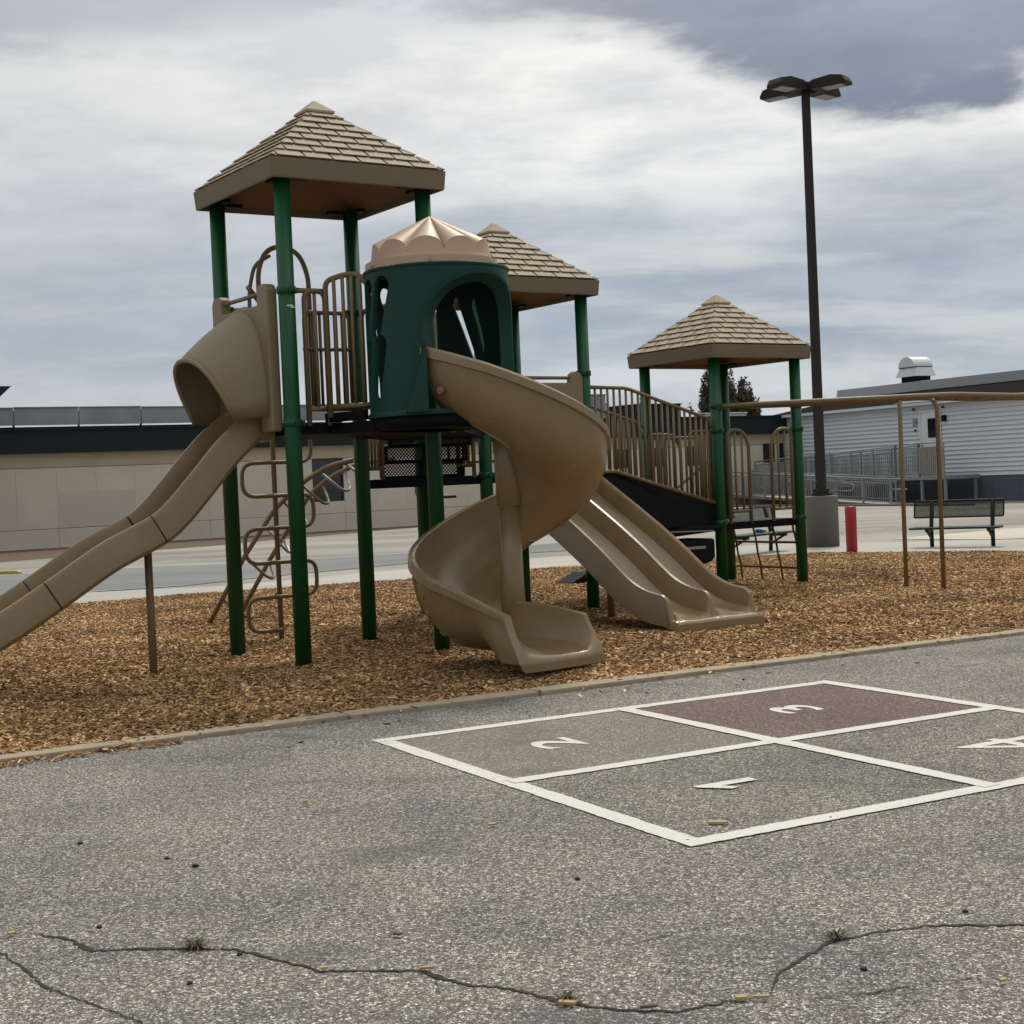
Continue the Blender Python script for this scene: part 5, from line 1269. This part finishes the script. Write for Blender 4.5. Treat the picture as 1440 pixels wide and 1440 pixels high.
# door
mb = MB(); mb.box(((door[0]+door[1])/2, -0.05, (dz0+dz1)/2), (door[1]-door[0], 0.05, dz1-dz0))
dr = mk('door', mb, M_trim, wb_)
mb = MB()
for bx_ in (((door[0]+door[1])/2, dz1+0.03, door[1]-door[0]+0.12, 0.06), (door[0]-0.03, (dz0+dz1)/2, 0.06, dz1-dz0), (door[1]+0.03, (dz0+dz1)/2, 0.06, dz1-dz0)): mb.box((bx_[0], -0.02, bx_[1]), (bx_[2], 0.05, bx_[3]))
mk('door_frame', mb, M_trim, dr)
mb = MB(); mb.box((4.08, -0.018, zz_(2.55)), (0.46, 0.012, 0.66)); mk('door_window', mb, M_glass, dr)
mb = MB(); mb.box((3.83, 0.0, zz_(1.9)), (0.03, 0.06, 0.10)); mk('handle', mb, M_steel, dr)
mb = MB(); mb.box((3.47, 0.02, zz_(2.86)), (0.14, 0.12, 0.22)); o = mk('wall_lamp', mb, M_black, wb_, bevel=0.02)
mb = MB(); mb.box((4.95, -0.02, zz_(2.78)), (0.16, 0.05, 0.24)); mk('notice_box', mb, M_alu, wb_)
mb = MB(); mb.box((4.95, -0.02, zz_(2.50)), (0.10, 0.04, 0.05)); mk('switch_box', mb, M_black, wb_)
for xx in (3.55, 5.0):
    mb = MB(); mb.box((xx, -0.02, zz_(3.26)), (0.10, 0.05, 0.07)); mk('eave_light', mb, M_pole, wb_)

# ---- ramp and landing
rp = thing('access_ramp', 'grey metal wheelchair ramp with picket railings leading to the white classroom', 'ramp', W0, rzw)
LZ = zz_(0.86)
mb = MB(); mb.box((3.0, 0.85, LZ-0.06), (2.4, 1.5, 0.12)); mk('landing', mb, M_alu, rp)
for x_, y_ in ((1.9, 1.5), (4.1, 1.5), (1.9, 0.2), (3.0, 1.5)):
    mb = MB(); mb.box((x_, y_, (LZ-0.12)/2), (0.08, 0.08, LZ-0.12)); mk('landing_post', mb, M_alu, rp)
def rail_run(xa, xb, y, za, zb, h, npk, npost, mid=True, pk=0.018, name='ramp_railing', m=M_alu):
    mb = MB(); P0 = Vector((xa, y, za+h)); P1 = Vector((xb, y, zb+h)); mb.tube([P0, P1], 0.024, 8); r_ = mk(name, mb, m, rp)
    mb = MB(); mb.tube([P0-Vector((0, 0, h-0.09)), P1-Vector((0, 0, h-0.09))], 0.016, 6); mk('bottom_rail', mb, m, r_)
    mb = MB(); mb.tube([P0-Vector((0, 0, 0.14)), P1-Vector((0, 0, 0.14))], 0.016, 6); mk('upper_rail', mb, m, r_)
    for k in range(npost):
        q = P0.lerp(P1, k/(npost-1)); mb = MB(); mb.box((q.x, q.y, q.z-h/2-0.05), (0.07, 0.05, h+0.1)); mk('railing_post', mb, m, r_)
    mb = MB()
    for k in range(npk):
        q = P0.lerp(P1, (k+0.5)/npk); mb.box((q.x, q.y, q.z-0.14-(h-0.23)/2), (pk, pk, h-0.23))
    mk('pickets', mb, m, r_, kind='stuff')
rail_run(1.95, 1.95+0.001, 1.5, LZ, LZ, 1.02, 1, 2)
rail_run(1.9, 3.05, 1.55, LZ, LZ, 1.10, 13, 2, m=M_wood, pk=0.055)
rail_run(3.05, 4.2, 1.55, LZ, LZ, 1.10, 12, 2)
# long upper run falling away to the left
ZL = zz_(0.56)
rail_run(4.2, 12.3, 1.55, LZ, ZL, 1.05, 86, 8)
rail_run(4.2, 12.3, 0.35, LZ, ZL, 1.05, 70, 6)
mb = MB(); mb.add([(4.2, 1.6, LZ), (12.6, 1.6, ZL), (12.6, 0.3, ZL), (4.2, 0.3, LZ), (4.2, 1.6, LZ-0.2), (12.6, 1.6, ZL-0.2), (12.6, 0.3, ZL-0.2), (4.2, 0.3, LZ-0.2)], [(0, 1, 2, 3), (7, 6, 5, 4), (0, 4, 5, 1), (3, 2, 6, 7), (0, 3, 7, 4), (1, 5, 6, 2)]); mk('ramp_deck', mb, M_alu, rp)
# lower return run towards the right
rail_run(15.5, 3.0, 2.85, zz_(0.58), 0.0, 0.84, 120, 10)
rail_run(15.5, 4.0, 1.75, zz_(0.56), 0.04, 0.84, 100, 8)
mb = MB(); a_, b_ = zz_(0.56), 0.02
mb.add([(15.6, 2.8, a_), (3.4, 2.8, b_), (3.4, 1.8, b_), (15.6, 1.8, a_), (15.6, 2.8, a_-0.16), (3.4, 2.8, -0.02), (3.4, 1.8, -0.02), (15.6, 1.8, a_-0.16)], [(0, 1, 2, 3), (7, 6, 5, 4), (0, 4, 5, 1), (3, 2, 6, 7), (0, 3, 7, 4), (1, 5, 6, 2)]); mk('ramp_deck', mb, M_alu, rp)
mb = MB(); mb.tube(fillet([(6.0, 2.95, 0.80), (4.9, 2.95, 0.74), (4.75, 2.95, 0.70), (4.75, 2.95, 0.52), (4.95, 2.95, 0.48), (6.0, 2.95, 0.50)], 0.1), 0.020, 8); mk('handrail_return', mb, M_steel, rp)
mb = MB(); mb.tube([(3.0, 2.85, 0.84), (2.2, 2.85, 0.84)], 0.02, 8); mb.tube([(3.0, 2.85, 0.50), (2.2, 2.85, 0.50)], 0.02, 8); mk('handrail_end', mb, M_steel, rp)
# low concrete edge in front of the ramp
mb = MB(); mb.box((5.5, 3.6, 0.0), (14, 0.25, 0.10)); o = mk('ramp_kerb', mb, M_base, loc=W0, rz=rzw, kind='structure')

# ================================================================== BRICK BUILDING BEHIND
bb_ = thing('brick_building', 'red brick building with a grey roof fascia rising behind the white classroom', 'building', W0-n_w*7, rzw)
def bz(y, x_): return 0
mb = MB(); mb.box((1.0, -6.0, 2.1), (32.4, 12, 4.3)); mk('wall', mb, M_brick, bb_)
mb = MB(); mb.box((1.0, -6.0, 4.47), (32.8, 12.6, 0.40)); mk('roof_fascia', mb, M_gfas, bb_, bevel=0.02)
# exhaust hood
eh = thing('exhaust_hood', 'large white curved exhaust hood on the brick building roof', 'roof vent', Vector((17.05, 62.9, 0)), rzw)
zr_ = 4.68
mb = MB(); mb.box((0, 0, zr_+0.1), (0.86, 0.8, 0.30)); mk('curb', mb, M_black, eh)
mb = MB(); vs = [(-0.62, -0.55, zr_+0.22), (0.62, -0.55, zr_+0.22), (0.62, 0.55, zr_+0.22), (-0.62, 0.55, zr_+0.22), (-0.50, -0.42, zr_+0.60), (0.50, -0.42, zr_+0.60), (0.50, 0.42, zr_+0.60), (-0.50, 0.42, zr_+0.60)]
mb.add(vs, [(3, 2, 1, 0), (4, 5, 6, 7)]+[(i, (i+1) % 4, 4+(i+1) % 4, 4+i) for i in range(4)]); mk('skirt', mb, M_vent, eh)
mb = MB(); mb.prism([(-0.48, zr_+0.62)]+[(0.48*math.cos(math.pi*(1-k/14)), zr_+0.62+0.42*math.sin(math.pi*(1-k/14))) for k in range(1, 14)]+[(0.48, zr_+0.62)], -0.5, 0.5, 'xzy'); mk('hood', mb, M_vent, eh)
mb = MB(); mb.box((0, 0, zr_+0.61), (1.04, 0.92, 0.03)); mk('seam', mb, M_pole, eh)

# ================================================================== TREES
def tree(x, y, z0, crown, nleaf, ls, m, label, seed, group='trees beyond the buildings', trunk_h=1.0, tr=0.12):
    """crown: list of (cx,cy,cz,rx,ry,rz) lobes relative to base"""
    r_ = random.Random(seed); t = thing('tree', label, 'tree', (x, y, 0), 0, group)
    top_ = max(c[2]+c[5]*0.6 for c in crown)
    mb = MB(); mb.tube([(0, 0, -0.1), (0.03, 0, top_*0.5), (0, 0.05, top_)], [tr, tr*0.6, tr*0.15], 8)
    for c in crown:
        for q in range(5):
            a = r_.uniform(0, 6.28); mb.tube([(0, 0, c[2]-c[5]*0.8), (c[0]+math.cos(a)*c[3]*0.5, c[1]+math.sin(a)*c[4]*0.5, c[2]+r_.uniform(-.2, .7)*c[5])], [tr*0.3, tr*0.06], 5)
    mk('trunk', mb, M_bark, t)
    mb = MB()
    vol = [c[3]*c[4]*c[5] for c in crown]; tot = sum(vol)
    for c, vv in zip(crown, vol):
        n_ = int(nleaf*vv/tot); clumps = [(r_.gauss(0, .42), r_.gauss(0, .42), r_.gauss(0, .42)) for _ in range(max(6, n_//38))]
        for _ in range(n_):
            g_ = r_.choice(clumps); q = Vector((g_[0]+r_.gauss(0, .13), g_[1]+r_.gauss(0, .13), g_[2]+r_.gauss(0, .10)))
            if q.length > 1.0+r_.uniform(0, 0.12): q = q.normalized()*r_.uniform(0.7, 1.03)
            p = Vector((c[0]+q.x*c[3], c[1]+q.y*c[4], c[2]+q.z*c[5]))
            a = Vector((r_.gauss(0, 1), r_.gauss(0, 1), r_.gauss(0, 1))).normalized(); b = a.cross(Vector((r_.gauss(0, 1), r_.gauss(0, 1), r_.gauss(0, 1)))).normalized(); s_ = ls*r_.uniform(0.6, 1.3)
            mb.add([p-a*s_, p+b*s_*0.5, p+a*s_, p-b*s_*0.5], [(0, 1, 2, 3)])
    mk('crown', mb, m, t, fixn=False)
# world positions: distance about 80 m
tree(11.1, 80, 0, [(-.28, 0, 3.7, .72, .7, 3.1), (0.50, 0, 3.9, .68, .7, 3.15)], 20000, 0.095, M_leafA, 'tall dense olive poplar tree behind the lowest tower', 1)
tree(12.65, 80, 0, [(-0.1, 0, 3.6, .62, .7, 2.5), (0.40, 0, 3.2, .50, .6, 2.0)], 11000, 0.095, M_leafB, 'shorter bronze leaved tree right of the tall poplar', 2)
tree(9.75, 80, 0, [(0, 0, 3.2, .60, .5, 1.75)], 1700, 0.085, M_leafA, 'thin bushy treetop left of the tall poplar', 3)
tree(17.0, 82, 0, [(0, 0, 4.6, .6, .5, 1.1), (1.2, 0, 4.9, .8, .5, 0.8)], 420, 0.08, M_twig, 'sparse treetop above the white classroom roof', 4)
tree(16.0, 84, 0, [(0, 0, 4.0, .6, .5, 1.1)], 260, 0.08, M_twig, 'small sparse treetop beside the lamp post', 5)
tree(7.2, 82, 0, [(0, 0, 4.2, .12, .12, 1.6)], 140, 0.07, M_leafA, 'thin spindly treetop behind the bridge railing', 6)
